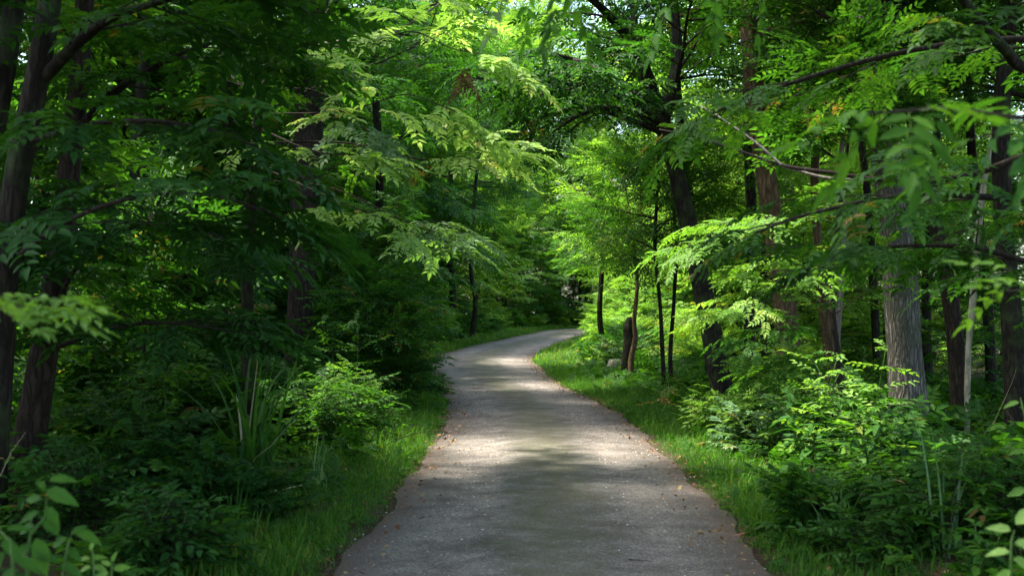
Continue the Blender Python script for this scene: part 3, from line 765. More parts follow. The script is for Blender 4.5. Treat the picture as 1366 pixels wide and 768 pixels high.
def big_tree(label, pp, Y, bark, leafm, H=14, crown_z=5.5, spread=4.0, nl=16, sc=1.6, name='tree', cat='tree', crown=True, temps=None, flare=1.35, low=None, tint=.45, sides=14):
    """a tree whose visible trunk follows pp; above the frame it goes on to height H and bears a crown"""
    p, r = trunk_pts(pp, Y)
    gz = G(p[0][0], p[0][1]); base = np.array([p[0][0], p[0][1], gz])
    p[0][2] = gz - .15
    d = unit(p[-1] - p[-2]); top = p[-1]; r_t = r[-1]
    ext = []; er = []
    z = top[2]; q = top.copy(); dd = d.copy(); k = 0
    tot = max(H - z, .5); 
    while q[2] < H:
        dd = unit(dd + np.array([rt.normal(0, .04), rt.normal(0, .04), .06])); q = q + dd * .9; ext.append(q.copy()); er.append(max(.015, r_t * (1 - .85 * (q[2] - z) / tot))); 
    p = np.vstack([p] + ([ext] if ext else [])); r = np.concatenate([r, er])
    pts, rad = resample(p, r, max(14, int(len(p) * 6)))
    lf = np.clip(1 - (pts[:, 2] - gz) / .5, 0, 1); rad = rad * (1 + (flare - 1) * lf ** 2)
    e = empty(name, base, label, cat)
    tw = MB(); tube(tw, pts - base, rad, sides, 0, rough=.045, seed=rt.random() * 6)
    acc = Acc(); cw = MB()
    if crown:
        az = rt.random() * 6.28
        for k in range(nl):
            zz = crown_z + (H - .3 - crown_z) * (k + rt.random() * .5) / nl; i = int(np.argmin(np.abs(pts[:, 2] - base[2] - zz))); az += 2.4 + rt.normal(0, .3)
            uu = (k + .5) / nl; L = spread * (math.sin(math.pi * (.25 + .7 * uu)) ** .7) * rt.uniform(.75, 1.15); el = rt.uniform(.1, .5) + .5 * uu
            leafy(acc, tw, pts[i] - base, (math.cos(az) * math.cos(el), math.sin(az) * math.cos(el), math.sin(el)), L, max(.02, rad[i] * .45), rt, sc, -.05, 7, 1.0, .35, .2, tint)
    for (h, a_deg, L, el) in (low or []):
        i = int(np.argmin(np.abs(pts[:, 2] - base[2] - h))); a = math.radians(a_deg)
        leafy(acc, tw, pts[i] - base, (math.cos(a) * math.cos(el), math.sin(a) * math.cos(el), math.sin(el)), L, max(.012, rad[i] * .28), rt, 1.0, -.12, 6, 1.1, .22, .15, tint)
    taken.append((base[0], base[1], .9))
    t = tw.build('trunk', M[bark], e)
    if acc.D:
        flush(acc, cw, temps or LO, rt); cw.build('crown', [M[leafm], M['twig']], e)
    return e, base
def limb(e, base, pts3, r0_, r1_, bark='twig', name='branch', n=None, rough=.05):
    """a branch given by world points, a part of tree e"""
    p = np.array(pts3, float); p, r = resample(p, np.linspace(r0_, r1_, len(p)), n or len(p) * 6)
    mb_ = MB(); tube(mb_, p - base, r, 8, 0, rough=rough)
    return mb_, p
def leafy_branch(e, base, pts3, r0_, r1_, bark, leafm, temps, sc=1.0, sub=6, dens=1.0, flat=.2, start=.2, tint=.5, extra=()):
    mb_, p = limb(e, base, pts3, r0_, r1_)
    acc = Acc(); wood = MB(); leafy_along(acc, wood, p - base, max(r0_ * .6, r1_ * 1.2), rt, sc, sub, dens, flat, start, tint)
    for v_, f_, m_, r_ in zip(wood.v, wood.f, wood.m, wood.r): pass
    b = mb_.build('branch', M[bark], e)
    cw = MB(); cw.v, cw.f, cw.m, cw.r, cw.n = wood.v, wood.f, [np.ones_like(q) for q in wood.m], wood.r, wood.n
    flush(acc, cw, temps, rt)
    cw.build('foliage', [M[leafm], M['twig']], b)
    return b
def sprig(points, leafm, temps, sc, tint=.5, e=None, base=None, name='foliage', wood='twig', parent=None):
    """explicit sprays: points = [(world pos, direction, normal, scale)]"""

HT = {}
# ---------------- right-hand trunks
HT['grey'] = big_tree('tall grey tree with a thick straight furrowed trunk, right of the path', [(1216, 596, 56), (1207, 480, 47), (1197, 330, 42), (1178, 180, 38), (1161, 40, 34), (1150, -60, 32)], 14.3, 'bark_grey', 'leaf_green', 15, 6.0, 4.2, 18, 1.5)
HT['brown'] = big_tree('tree with a smooth reddish brown trunk behind pale sunlit leaves', [(1056, 548, 34), (1048, 430, 32), (1034, 310, 29), (1017, 190, 26), (1003, 60, 24), (996, -60, 22)], 19.5, 'bark_brown', 'leaf_green', 15, 6.5, 4.0, 16, 1.5)
HT['dark'] = big_tree('dark leaning tree whose trunk forks into black limbs over the path', [(968, 556, 31), (950, 450, 28), (928, 340, 25), (908, 250, 23), (890, 178, 21), (878, 130, 16)], 18.5, 'bark_dark', 'leaf_deep', 5.0, 4.5, 4.0, 2, 1.4, flare=1.3)
HT['red'] = big_tree('thin dark red tree just right of the furrowed grey trunk', [(1282, 550, 24), (1272, 430, 22), (1252, 310, 19), (1228, 200, 18), (1203, 90, 17), (1182, -30, 16)], 17, 'bark_red', 'leaf_green', 13, 6.0, 3.4, 14, 1.5)
HT['pole'] = big_tree('pale bare dead sapling leaning like a pole at the right', [(1288, 560, 7), (1291, 470, 8), (1300, 380, 9), (1308, 290, 9), (1318, 225, 7)], 16, 'bark_pale', 'leaf_green', 3.7, crown=False, name='dead_sapling', cat='dead sapling', flare=1.1)
HT['post'] = big_tree('short broken brown tree stump standing among shrubs at the bend', [(838, 506, 19), (837, 480, 15), (840, 455, 16), (838, 436, 14), (841, 424, 8)], 27, 'bark_dark', 'leaf_green', 1.35, crown=False, name='broken_stump', cat='stump', flare=1.3)
HT['stem'] = big_tree('thin bent brown stem in front of the broken stump', [(842, 522, 8), (842, 480, 8), (848, 450, 7), (846, 428, 6), (850, 380, 5), (846, 330, 4)], 25, 'bark_brown', 'leaf_fresh_lit', 5, 2.4, 1.4, 9, 1.0, name='sapling', cat='sapling', sides=8)
HT['thin_a'] = big_tree('slim grey brown tree between the reddish and the furrowed trunks', [(1108, 556, 16), (1106, 480, 15), (1100, 420, 14), (1094, 350, 12), (1088, 260, 11), (1090, 150, 10), (1084, 0, 9)], 21, 'bark_brown', 'leaf_green', 12, 5.5, 2.6, 12, 1.4, sides=10)
HT['thin_b'] = big_tree('slender grey stem curving up beside the slim grey brown tree', [(1122, 545, 9), (1116, 470, 9), (1122, 380, 8), (1126, 300, 8), (1122, 230, 7), (1130, 130, 6), (1128, 0, 6)], 20, 'twig_pale', 'leaf_green', 9, 5.0, 2.0, 10, 1.3, sides=8)
HT['r_a'] = big_tree('dark tree at the right edge of the wood, nearly black trunk', [(1356, 570, 30), (1350, 430, 27), (1340, 300, 25), (1338, 160, 22), (1350, 20, 20), (1356, -40, 18)], 15.5, 'bark_dark', 'leaf_deep', 12, 5.5, 3.6, 14, 1.5)
HT['r_b'] = big_tree('dark slim tree seen between the dead pole and the edge trunk', [(1322, 540, 15), (1318, 420, 14), (1306, 290, 13), (1296, 160, 12), (1290, 0, 11)], 20, 'bark_dark', 'leaf_deep', 11, 5.5, 3, 12, 1.5, sides=10)
for k, (pp, Y, lab) in enumerate([
    ([(1002, 540, 15), (1000, 430, 14), (1004, 300, 13), (998, 150, 12), (1000, 0, 11)], 23, 'black slim trunk left of the reddish brown tree'),
    ([(1022, 535, 10), (1018, 400, 9), (1024, 250, 9), (1036, 60, 8)], 25, 'thin black trunk just behind the reddish brown tree'),
    ([(886, 535, 6), (883, 460, 6), (880, 400, 5), (874, 330, 5), (878, 240, 4)], 23, 'wiry black stem in front of the shrubs by the leaning tree'),
    ([(896, 530, 6), (894, 470, 6), (899, 400, 5), (902, 320, 5), (896, 240, 4)], 24, 'second wiry black stem, nearest to the leaning tree'),
    ([(806, 500, 8), (804, 460, 8), (800, 410, 7), (806, 330, 6)], 36, 'dark crooked stem on the right bank at the bend'),
    ([(950, 530, 12), (940, 420, 12), (925, 300, 11), (912, 190, 11), (900, 60, 10), (896, -30, 10)], 24, 'dark trunk close behind the leaning forked tree'),
    ([(1240, 540, 13), (1236, 420, 12), (1244, 300, 11), (1252, 150, 10), (1246, 0, 9)], 24, 'dark trunk deep behind the furrowed grey tree'),
    ([(1172, 530, 12), (1166, 400, 11), (1158, 260, 10), (1140, 100, 10), (1132, 0, 9)], 26, 'dark trunk left behind the furrowed grey tree'),
]):
    big_tree(lab, pp, Y, 'bark_dark', 'leaf_green', 12 if Y != 36 and pp[0][2] > 8 else 5, 6.0 if pp[0][2] > 8 else 2.6, 3.0 if pp[0][2] > 8 else 1.5, 12, 1.5 if pp[0][2] > 8 else 1.0, sides=8)
# ---------------- left-hand trunks
HT['l1'] = big_tree('black trunk leaning at the far left edge with one rising limb', [(-14, 640, 46), (2, 420, 37), (10, 330, 35), (22, 230, 33), (45, 110, 31), (62, 0, 30), (72, -70, 28)], 7.5, 'bark_dark', 'leaf_deep', 12, 4.8, 3.6, 14, 1.4)
HT['l2'] = big_tree('brown trunk rising from the dark shrubs at the left', [(26, 668, 46), (44, 560, 40), (62, 450, 35), (80, 330, 31), (92, 220, 29), (102, 110, 27), (110, 0, 24)], 9.8, 'bark_red', 'leaf_deep', 13, 5.2, 2.8, 9, 1.3)
HT['l0'] = big_tree('dark trunk cut by the top left corner', [(-60, 600, 34), (-40, 400, 32), (-18, 220, 30), (4, 80, 29), (18, -20, 28)], 8.8, 'bark_dark', 'leaf_deep', 11, 5.0, 3.0, 9, 1.3)
HT['l3'] = big_tree('thick tree with a furrowed trunk in the left thicket', [(392, 540, 40), (396, 480, 36), (402, 380, 36), (408, 270, 37), (412, 160, 38), (416, 60, 38), (420, -40, 36)], 21, 'bark_red', 'leaf_deep', 16, 7.0, 4.2, 18, 1.6)
for k, (pp, Y, lab) in enumerate([
    ([(628, 462, 7), (632, 430, 7), (634, 400, 6), (628, 350, 6), (634, 250, 5)], 52, 'thin brown stem in the dark hollow left of the bend'),
    ([(600, 470, 9), (604, 400, 9), (598, 300, 8), (606, 180, 8)], 55, 'dark slim trunk in the hollow left of the bend'),
    ([(300, 560, 14), (296, 430, 13), (304, 250, 12), (298, 80, 11), (296, 0, 11)], 22, 'dark trunk deep in the thicket left of the thick tree'),
    ([(180, 560, 16), (186, 400, 15), (178, 240, 14), (190, 60, 13), (196, -20, 12)], 19, 'dark slim trunk deep behind the brown left trunk'),
    ([(505, 520, 12), (498, 400, 12), (506, 250, 11), (498, 80, 10), (500, -10, 10)], 30, 'dark trunk right of the thick furrowed tree'),
]):
    big_tree(lab, pp, Y, 'bark_dark', 'leaf_deep', 13, 6.0, 3.4, 14, 1.7, sides=8)

# ---------------- limbs of the dark leaning tree, spreading left over the path
e, b = HT['dark']
def L3(pts): return [P(a, b_, Y_) for a, b_, Y_ in pts]
for pts, ra, rb, sub in [
    ([(889, 182, 18.5), (868, 110, 18.3), (846, 60, 18), (815, 20, 17.6), (780, -12, 17.2)], .12, .05, 6),
    ([(868, 110, 18.4), (850, 50, 18.6), (846, 10, 18.8), (836, -40, 19)], .085, .04, 5),
    ([(880, 150, 18.4), (850, 125, 17.6), (800, 92, 16.8), (752, 75, 16.2), (700, 66, 15.6)], .085, .022, 8),
    ([(884, 160, 18.4), (850, 138, 17.8), (806, 118, 17.0), (760, 110, 16.4), (690, 105, 15.6)], .075, .02, 9),
    ([(884, 170, 18.5), (840, 148, 18.0), (800, 145, 17.4), (770, 155, 17.0), (738, 175, 16.6)], .06, .015, 7),
    ([(886, 150, 18.5), (905, 80, 18.9), (902, 20, 19.3), (898, -40, 19.6)], .10, .07, 3)]:
    leafy_branch(e, b, L3(pts), ra, rb, 'bark_dark', 'leaf_deep', MID, 1.0, sub, .9, .25, .25, .45)
# ---------------- tree out of frame at the right, its long bare branch sweeping left
xb, yb = 5.2, 8.2
e, b = big_tree('tree just past the right edge with a long bare grey branch', [(683 + 5.2 / 8.2 * F, 700, 60), (683 + 5.2 / 8.2 * F, 300, 50), (683 + 5.0 / 8.2 * F, 0, 46), (683 + 4.9 / 8.2 * F, -200, 40)], 8.2, 'bark_dark', 'leaf_deep', 11, 4.8, 3.2, 14, 1.4)
HT['out'] = (e, b)
mb_, p = limb(e, b, L3([(1640, 120, 8.2), (1480, 170, 8.3), (1366, 208, 8.4), (1300, 232, 8.5), (1240, 240, 8.6), (1180, 240, 8.8), (1110, 230, 9.0), (1045, 220, 9.3), (985, 200, 9.6), (930, 182, 9.9), (880, 172, 10.2)]), .032, .006)
br = mb_.build('branch', M['twig'], e)
mb_, p = limb(e, b, L3([(1045, 221, 9.3), (1010, 190, 9.4), (965, 158, 9.6), (935, 140, 9.7)]), .011, .006)
mb_.build('twig', M['twig_pale'], br)
mb_, p = limb(e, b, L3([(1045, 221, 9.3), (1100, 236, 9.1), (1160, 240, 8.9)]), .012, .009)
mb_.build('twig', M['twig_pale'], br)
leafy_branch(e, b, L3([(1640, 40, 8.2), (1400, 90, 7.6), (1340, 60, 7.2), (1290, 0, 6.8), (1250, -60, 6.4)]), .05, .022, 'bark_dark', 'leaf_deep', HI, .9, 2, .5, .25, .1, .4)
leafy_branch(e, b, L3([(1640, 250, 8.2), (1450, 275, 7.6), (1320, 262, 7.2), (1200, 262, 7.0), (1080, 285, 6.9), (1010, 310, 6.9)]), .03, .006, 'twig', 'leaf_deep', HI, .62, 7, .7, .10, .3, .45)
leafy_branch(e, b, L3([(1640, 60, 8.2), (1400, 50, 7.9), (1250, 60, 7.8), (1120, 90, 7.8), (1000, 130, 7.8), (930, 160, 7.8)]), .03, .006, 'twig', 'leaf_green', HI, .62, 5, .7, .10, .4, .5)
leafy_branch(e, b, L3([(1640, 300, 8.2), (1450, 360, 8.0), (1300, 330, 7.9), (1180, 330, 7.9), (1090, 350, 7.9)]), .03, .006, 'twig', 'leaf_deep', HI, .65, 7, .8, .12, .3, .4)

# ================================================================== NEAR BRANCHES AND PLANTS
# near right: a slender tree beside the camera, big soft leaves hanging into the top right
def near_tree(label, x, y, H, r, bark, leafm):
    px = 683 + x / y * F
    return big_tree(label, [(px, HOR + F * (CAM_H - G(x, y)) / y, 2 * r * F / y), (px + 10, 200, 1.7 * r * F / y), (px + 25, -300, 1.4 * r * F / y)], y, bark, leafm, H, H * .55, 2.2, 9, 1.3, sides=10)
e, b = near_tree('slim tree beside the viewer whose big leaves hang in at the upper right', 2.35, 3.4, 7, .05, 'twig', 'leaf_deep')
BIG = [spray(rt, leaf_hi, 4, .42, 4, .32, .055, .135, stalk=True) for _ in range(4)]
ONE = [compound(rt, leaf_hi, 4, .30, .050, .120, True) for _ in range(4)]
def leaves_at(e_, b_, pts3, r_a, r_b, mat, leaves, bark='twig'):
    """a thin branch with single compound leaves: (px, py, depth, heading px, heading py, heading depth, scale, tint)"""
    m1, pth_ = limb(e_, b_, L3(pts3), r_a, r_b); br_ = m1.build('branch', M[bark], e_)
    acc_ = Acc()
    for (px, py, Y, hx, hy, hd, sc_, ti) in leaves:
        acc_.put(unit(np.array([hx, hd, -hy], float)), P(px, py, Y) - b_, sc_, ti, rt, .25)
    m2 = MB(); put(m2, ONE, acc_.D, acc_.N, acc_.T, acc_.S, acc_.R, rt); m2.build('foliage', [M[mat], M['green_stem']], br_)
leaves_at(e, b, [(1730, 110, 3.4), (1500, 158, 3.35), (1366, 156, 3.3), (1270, 144, 3.25), (1200, 148, 3.2), (1150, 150, 3.2)], .011, .0025, 'leaf_green',
    [(1165, 150, 3.2, -1, .05, -.3, .85, .75), (1185, 150, 3.2, -.8, .6, .2, .85, .6), (1215, 148, 3.2, -.2, .5, -.8, .8, .7), (1250, 146, 3.25, .2, .6, .6, .8, .6), (1290, 148, 3.3, .5, -.3, .8, .8, .5), (1340, 152, 3.3, .3, .7, -.5, .8, .45), (1230, 146, 3.2, .6, -.1, -.8, .7, .8)])
leaves_at(e, b, [(1730, 20, 3.4), (1500, 90, 3.7), (1400, 150, 3.9), (1300, 185, 4.0)], .010, .0025, 'leaf_deep',
    [(1310, 180, 4.0, -1, .3, .2, .9, .7), (1340, 170, 4.0, -.6, .8, .2, .9, .6), (1370, 160, 3.9, .3, .9, .2, .9, .7), (1330, 160, 4.0, -.3, -.5, .8, .8, .6), (1400, 220, 4.0, -.8, .6, 0, .9, .6)])
leaves_at(e, b, [(1730, -140, 3.4), (1400, -80, 3.8), (1100, -60, 4.3), (930, -30, 4.8)], .012, .003, 'leaf_green',
    [(960, -30, 4.7, -.3, 1, .1, .8, .5), (900, 0, 4.9, -.6, .7, .2, .8, .5), (1010, -30, 4.6, .5, .9, .3, .8, .6)])
leaves_at(e, b, [(1730, 330, 3.4), (1520, 362, 3.5), (1400, 384, 3.6), (1330, 388, 3.7)], .006, .002, 'leaf_fresh_lit',
    [(1345, 385, 3.7, -.6, .3, .5, .55, .3), (1365, 378, 3.6, -.7, -.2, -.3, .55, .25), (1385, 380, 3.6, -.4, .9, .1, .55, .35), (1350, 360, 3.7, -.5, -.3, .2, .5, .3)])
# top centre: hanging dark leaves from a branch over the viewer
e, b = near_tree('slim tree beside the viewer whose dark twig tips hang over the path', -2.6, 3.2, 7, .05, 'twig', 'leaf_deep')
leaves_at(e, b, [(-560, -500, 3.2), (0, -330, 3.5), (400, -170, 3.9), (620, -70, 4.2), (735, -20, 4.4)], .014, .003, 'leaf_deep',
    [(735, -20, 4.4, .25, 1, .1, .8, .6), (715, -20, 4.35, -.5, .9, .3, .7, .5), (750, -15, 4.4, .7, .6, .3, .8, .7), (690, -30, 4.3, -.6, .6, -.3, .8, .7)])
leafy_branch(e, b, L3([(-560, 350, 3.2), (-250, 390, 3.2), (-80, 410, 3.3), (20, 408, 3.4)]), .008, .002, 'twig', 'leaf_fresh_lit', BIG, .42, 3, .5, .1, .6, .25)

# left-hand trees: rising limbs and layered dark sprays
e, b = HT['l1']
leafy_branch(e, b, L3([(52, 106, 7.5), (100, 55, 7.4), (150, 20, 7.3), (230, -5, 7.3), (320, -20, 7.4)]), .045, .012, 'bark_dark', 'leaf_deep', HI, 1.0, 7, .9, .22, .2, .5)
leafy_branch(e, b, L3([(18, 345, 7.5), (80, 300, 7.2), (150, 270, 7.0), (220, 258, 6.9), (290, 262, 6.9), (350, 280, 6.9)]), .02, .005, 'twig', 'leaf_deep', HI, .85, 8, .8, .12, .15, .5)
leafy_branch(e, b, L3([(30, 190, 7.5), (120, 165, 7.4), (200, 160, 7.3), (270, 170, 7.3), (330, 190, 7.3)]), .02, .005, 'twig', 'leaf_deep', HI, .8, 7, .8, .12, .15, .5)
e, b = HT['l2']
leafy_branch(e, b, L3([(98, 175, 9.8), (150, 120, 9.6), (210, 85, 9.4), (260, 62, 9.3), (340, 40, 9.3)]), .035, .010, 'bark_dark', 'leaf_green', MID, 1.0, 8, .9, .22, .2, .45)
leafy_branch(e, b, L3([(96, 170, 9.8), (170, 110, 9.7), (230, 78, 9.7), (300, 76, 9.6), (370, 82, 9.6)]), .025, .008, 'twig', 'leaf_green', MID, 1.0, 7, .9, .22, .3, .5)
leafy_branch(e, b, L3([(66, 420, 9.8), (120, 330, 9.5), (180, 302, 9.2), (240, 300, 9.0), (300, 320, 9.0)]), .022, .006, 'twig', 'leaf_deep', MID, 1.0, 9, 1.0, .18, .15, .45)
leafy_branch(e, b, L3([(60, 470, 9.8), (140, 440, 9.4), (220, 430, 9.1), (300, 440, 9.0)]), .022, .006, 'twig', 'leaf_deep', MID, 1.0, 8, 1.0, .18, .1, .4)

# the thick left tree: dark limb crossing to the upper middle, with sunlit yellow-green sprays
e, b = HT['l3']
x0 = HT['l3'][1]
e5, b5 = big_tree('slender tree left of the path bearing bright yellow green sprays', [(338, 560, 20), (330, 400, 17), (336, 260, 15), (345, 130, 13), (352, 108, 12)], 12.5, 'bark_dark', 'leaf_deep', 4.4, 3.6, 2.0, 2, 1.0, sides=10)
main = [(346, 118, 12.5), (385, 75, 12.2), (415, 42, 12), (440, 10, 11.9), (460, -30, 11.8)]
leafy_branch(e5, b5, L3(main), .045, .025, 'bark_dark', 'leaf_deep', MID, 1.0, 3, .6, .2, .4, .5)
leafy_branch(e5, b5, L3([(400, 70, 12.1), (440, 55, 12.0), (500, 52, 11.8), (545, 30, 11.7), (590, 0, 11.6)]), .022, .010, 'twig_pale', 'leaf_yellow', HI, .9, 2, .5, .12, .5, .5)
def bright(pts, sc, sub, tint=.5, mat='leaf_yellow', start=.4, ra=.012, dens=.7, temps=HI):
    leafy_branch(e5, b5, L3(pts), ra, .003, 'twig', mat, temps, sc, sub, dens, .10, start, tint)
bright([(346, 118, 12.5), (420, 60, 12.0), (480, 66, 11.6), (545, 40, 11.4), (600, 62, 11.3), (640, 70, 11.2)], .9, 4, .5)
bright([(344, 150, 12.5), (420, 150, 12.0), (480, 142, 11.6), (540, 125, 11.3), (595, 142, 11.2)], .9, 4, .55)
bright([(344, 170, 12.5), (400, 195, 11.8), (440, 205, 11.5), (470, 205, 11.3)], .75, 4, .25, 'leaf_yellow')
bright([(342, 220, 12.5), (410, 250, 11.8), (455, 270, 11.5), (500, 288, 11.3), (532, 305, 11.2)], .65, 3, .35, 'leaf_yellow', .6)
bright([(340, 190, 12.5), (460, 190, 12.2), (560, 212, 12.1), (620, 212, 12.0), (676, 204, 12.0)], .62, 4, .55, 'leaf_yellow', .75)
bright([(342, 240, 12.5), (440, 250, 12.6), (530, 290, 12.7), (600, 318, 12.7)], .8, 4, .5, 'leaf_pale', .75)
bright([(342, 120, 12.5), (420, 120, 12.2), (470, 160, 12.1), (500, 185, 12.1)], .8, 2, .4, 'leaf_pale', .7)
# cluster of dead brown leaves hanging in the yellow-green sprays
mbd = MB(); acc = Acc(); c = P(622, 95, 11.3) - b5
for k in range(9): acc.put(unit(np.array([rt.normal(0, .35), rt.normal(0, .3), -1])), c + rt.normal(0, .06, 3), .75, rt.uniform(.1, .35), rt, .8)
flush(acc, mbd, [compound(rt, leaf_hi, 5, .28, .03, .09) for _ in range(2)], rt)
mbd.build('dead_leaves', [M['dead_leaf'], M['twig']], e5)

# right: pale sunlit layered sprays in front of the reddish brown tree
e6, b6 = big_tree('small tree with pale sunlit layered leaves in front of the brown trunk', [(1128, 590, 10), (1120, 500, 9), (1110, 400, 8), (1118, 300, 7), (1125, 250, 6)], 13.5, 'twig', 'leaf_green', 5, 3.3, .7, 5, .9, name='sapling', cat='sapling', temps=MID, sides=8)
for pts, sub, mat, ti in [([(1118, 300, 13.5), (1080, 290, 13.2), (1020, 290, 12.9), (960, 300, 12.7), (915, 330, 12.6)], 7, 'leaf_fresh_lit', .35),
    ([(1112, 420, 13.5), (1080, 395, 13.2), (1030, 375, 13.0), (985, 410, 12.8), (960, 412, 12.7)], 6, 'leaf_fresh_lit', .6),
    ([(1112, 400, 13.5), (1080, 360, 13.3), (1040, 345, 13.2), (1000, 360, 13.0)], 5, 'leaf_fresh_lit', .5),
    ([(1114, 440, 13.5), (1070, 440, 13.3), (1020, 440, 13.1), (990, 450, 13.0)], 4, 'leaf_green', .5),
    ([(1112, 420, 13.5), (1160, 385, 13.2), (1190, 350, 13.0)], 4, 'leaf_green', .6),
    ([(1122, 480, 13.5), (1070, 480, 13.2), (1010, 500, 13.0)], 5, 'leaf_green', .6)]:
    leafy_branch(e6, b6, L3(pts), .007, .002, 'twig', mat, HI, .55, sub + 2, .9, .08, .12, ti)

# ---------------- sword-leaved clump on the left
def blade(mb_, o, az, L, w, lean, fold=None, r=.5, n=9):
    d = np.array([math.cos(az), math.sin(az), 0]); s = np.array([-d[1], d[0], 0]); vv = []
    p = np.array(o, float); ang = math.pi / 2 - lean * .3
    for k in range(n + 1):
        u = k / n; wd = w * (1 - u) ** .55 * (.55 + .9 * min(u * 3, 1) * .5) + .0008
        c = p
        vv += [c - s * wd + d * 0.0, c + np.array([0, 0, -.25 * wd]) + d * .25 * wd, c + s * wd]
        ang -= lean * 1.4 / n * (u + .3)
        if fold and abs(u - fold) < .5 / n: ang -= 2.2
        p = p + (d * math.cos(ang) + UP * math.sin(ang)) * L / n
    f_ = []
    for k in range(n):
        q = k * 3; f_ += [[q, q + 1, q + 4, q + 3], [q + 1, q + 2, q + 5, q + 4]]
    mb_.add(np.array(vv), np.array(f_), 0, r)
def sword(label, x, y, n, L, w, mat, seed, group=None):
    r_ = np.random.default_rng(seed); e_ = empty('sword_leaf_plant', (x, y, G(x, y)), label, 'plant', group)
    for k in range(n):
        mb_ = MB(); blade(mb_, (r_.normal(0, .07), r_.normal(0, .07), -.03), r_.random() * 6.28, L * r_.uniform(.55, 1.1), w * r_.uniform(.7, 1.1), r_.uniform(.15, 1.1), None if r_.random() < .8 else .6, r_.random())
        mb_.build('leaf_blade', [M[mat]], e_)
    return e_
sx, sy = P(335, 640, 10.8)[:2]
e_ = sword('clump of tall sword shaped leaves standing left of the path', sx, sy, 26, 1.5, .027, 'leaf_deep', 4)
taken += [(sx, sy, 1.3), (sx * .88, sy * .88, .8), (sx * .8, sy * .8, .6)]
mb_ = MB(); blade(mb_, (-.05, -.12, .30), 2.6, .55, .018, .2, None, .9); o_ = mb_.build('leaf_blade', [M['straw']], e_); tag(o_, 'pale dead bent blade')
mb_ = MB(); tube(mb_, [(-.05, 0, 0), (.0, 0, .6), (.06, 0, 1.1), (.1, .02, 1.5)], [.008, .007, .005, .003], 5); tag(mb_.build('stem', [M['straw']], e_), 'dry straw coloured stem')
sword('small clump of grassy blades at the lower right verge', *P(1120, 730, 7.9)[:2], 16, .55, .010, 'leaf_pale', 9)
sword('long thin blades standing in the dark plants at lower right', *P(1262, 740, 7.3)[:2], 9, .85, .011, 'leaf_pale', 12)
sword('low pale grassy clump beside the sword leaved plant', *P(420, 640, 10.6)[:2], 12, .6, .009, 'leaf_pale', 14)
sword('green grassy clump at the lower left verge', *P(300, 720, 8.2)[:2], 16, .5, .008, 'leaf_green', 15)

# ---------------- leafy plants near the viewer
def stemmy(label, x, y, stems, H, temps, mat, seed, sc=.7, name='leafy_plant', lean=.25, tint=.5, cat='plant', sub=3):
    r_ = np.random.default_rng(seed); base = np.array([x, y, G(x, y)]); e_ = empty(name, base, label, cat)
    for k in range(stems):
        az = r_.random() * 6.28; ln = lean * r_.uniform(.3, 1.3)
        p = curve((r_.normal(0, .05), r_.normal(0, .05), -.03), (math.cos(az) * ln, math.sin(az) * ln, 1), H * r_.uniform(.6, 1.05), 7, r_, -.15, .06)
        sw = MB(); tube(sw, p, np.linspace(.005, .002, len(p)), 5); s_ = sw.build('stem', M['green_stem'], e_)
        acc = Acc(); cw = MB()
        for j in range(2, 8):
            for q in range(sub if j < 7 else 2):
                a = j * 2.1 + q * 6.28 / sub + r_.normal(0, .3); el = r_.uniform(-.1, .6)
                acc.put(np.array([math.cos(a) * math.cos(el), math.sin(a) * math.cos(el), math.sin(el)]), p[j], sc * r_.uniform(.7, 1.15) * (1.1 - .06 * j), np.clip(tint + r_.normal(0, .15), 0, 1), r_, .25)
        put(cw, temps, acc.D, acc.N, acc.T, acc.S, acc.R, r_); cw.build('leaves', [M[mat], M['twig']], s_)
    taken.append((x, y, .35))
    return e_
def SIMPLE(L, W, n=6):
    out = []
    for q in range(n):
        c = T(); v_, f_ = leaf_hi(L, W, (.012, 0, 0), 0, rt.uniform(-.2, .2), rt.uniform(.15, .45)); c.add(v_, f_); out.append(c.done())
    return out
BROAD = SIMPLE(.15, .07); BIGB = SIMPLE(.30, .10); ROUND = SIMPLE(.10, .072)
def shoot(label, root, stems, lvs, mat, temps, name='leafy_plant'):
    """a small plant from explicit stems and leaves (px, py, depth, heading x, heading down, heading depth, length px, tint)"""
    x, y = P(root[0], 768, root[1])[:2]; b_ = np.array([x, y, G(x, y)]); e_ = empty(name, b_, label, 'plant'); sm = MB()
    for s_ in stems:
        pts = np.vstack([[b_ + rt.normal(0, .02, 3) * [1, 1, 0]], L3(s_)]); q, r_ = resample(pts, np.linspace(.006, .0018, len(pts)), 14); tube(sm, q - b_, r_, 5)
    st_ = sm.build('stem', M['green_stem'], e_); lm = MB(); a = Acc()
    for (px, py, Y, hx, hy, hd, ln, ti) in lvs:
        a.D.append(unit(np.array([hx, hd, -hy], float))); a.N.append(UP * .8 + np.array([rt.normal(0, .3), -.75 + rt.normal(0, .25), 0])); a.T.append(P(px, py, Y) - b_); a.S.append(.88 * ln / F * Y / .15); a.R.append(max(0, ti - (.45 if mat != 'leaf_green' else .05)))
    put(lm, temps, a.D, a.N, a.T, a.S, a.R, rt); lm.build('leaves', [M[mat], M['green_stem']], st_)
    taken.append((x, y, .4))
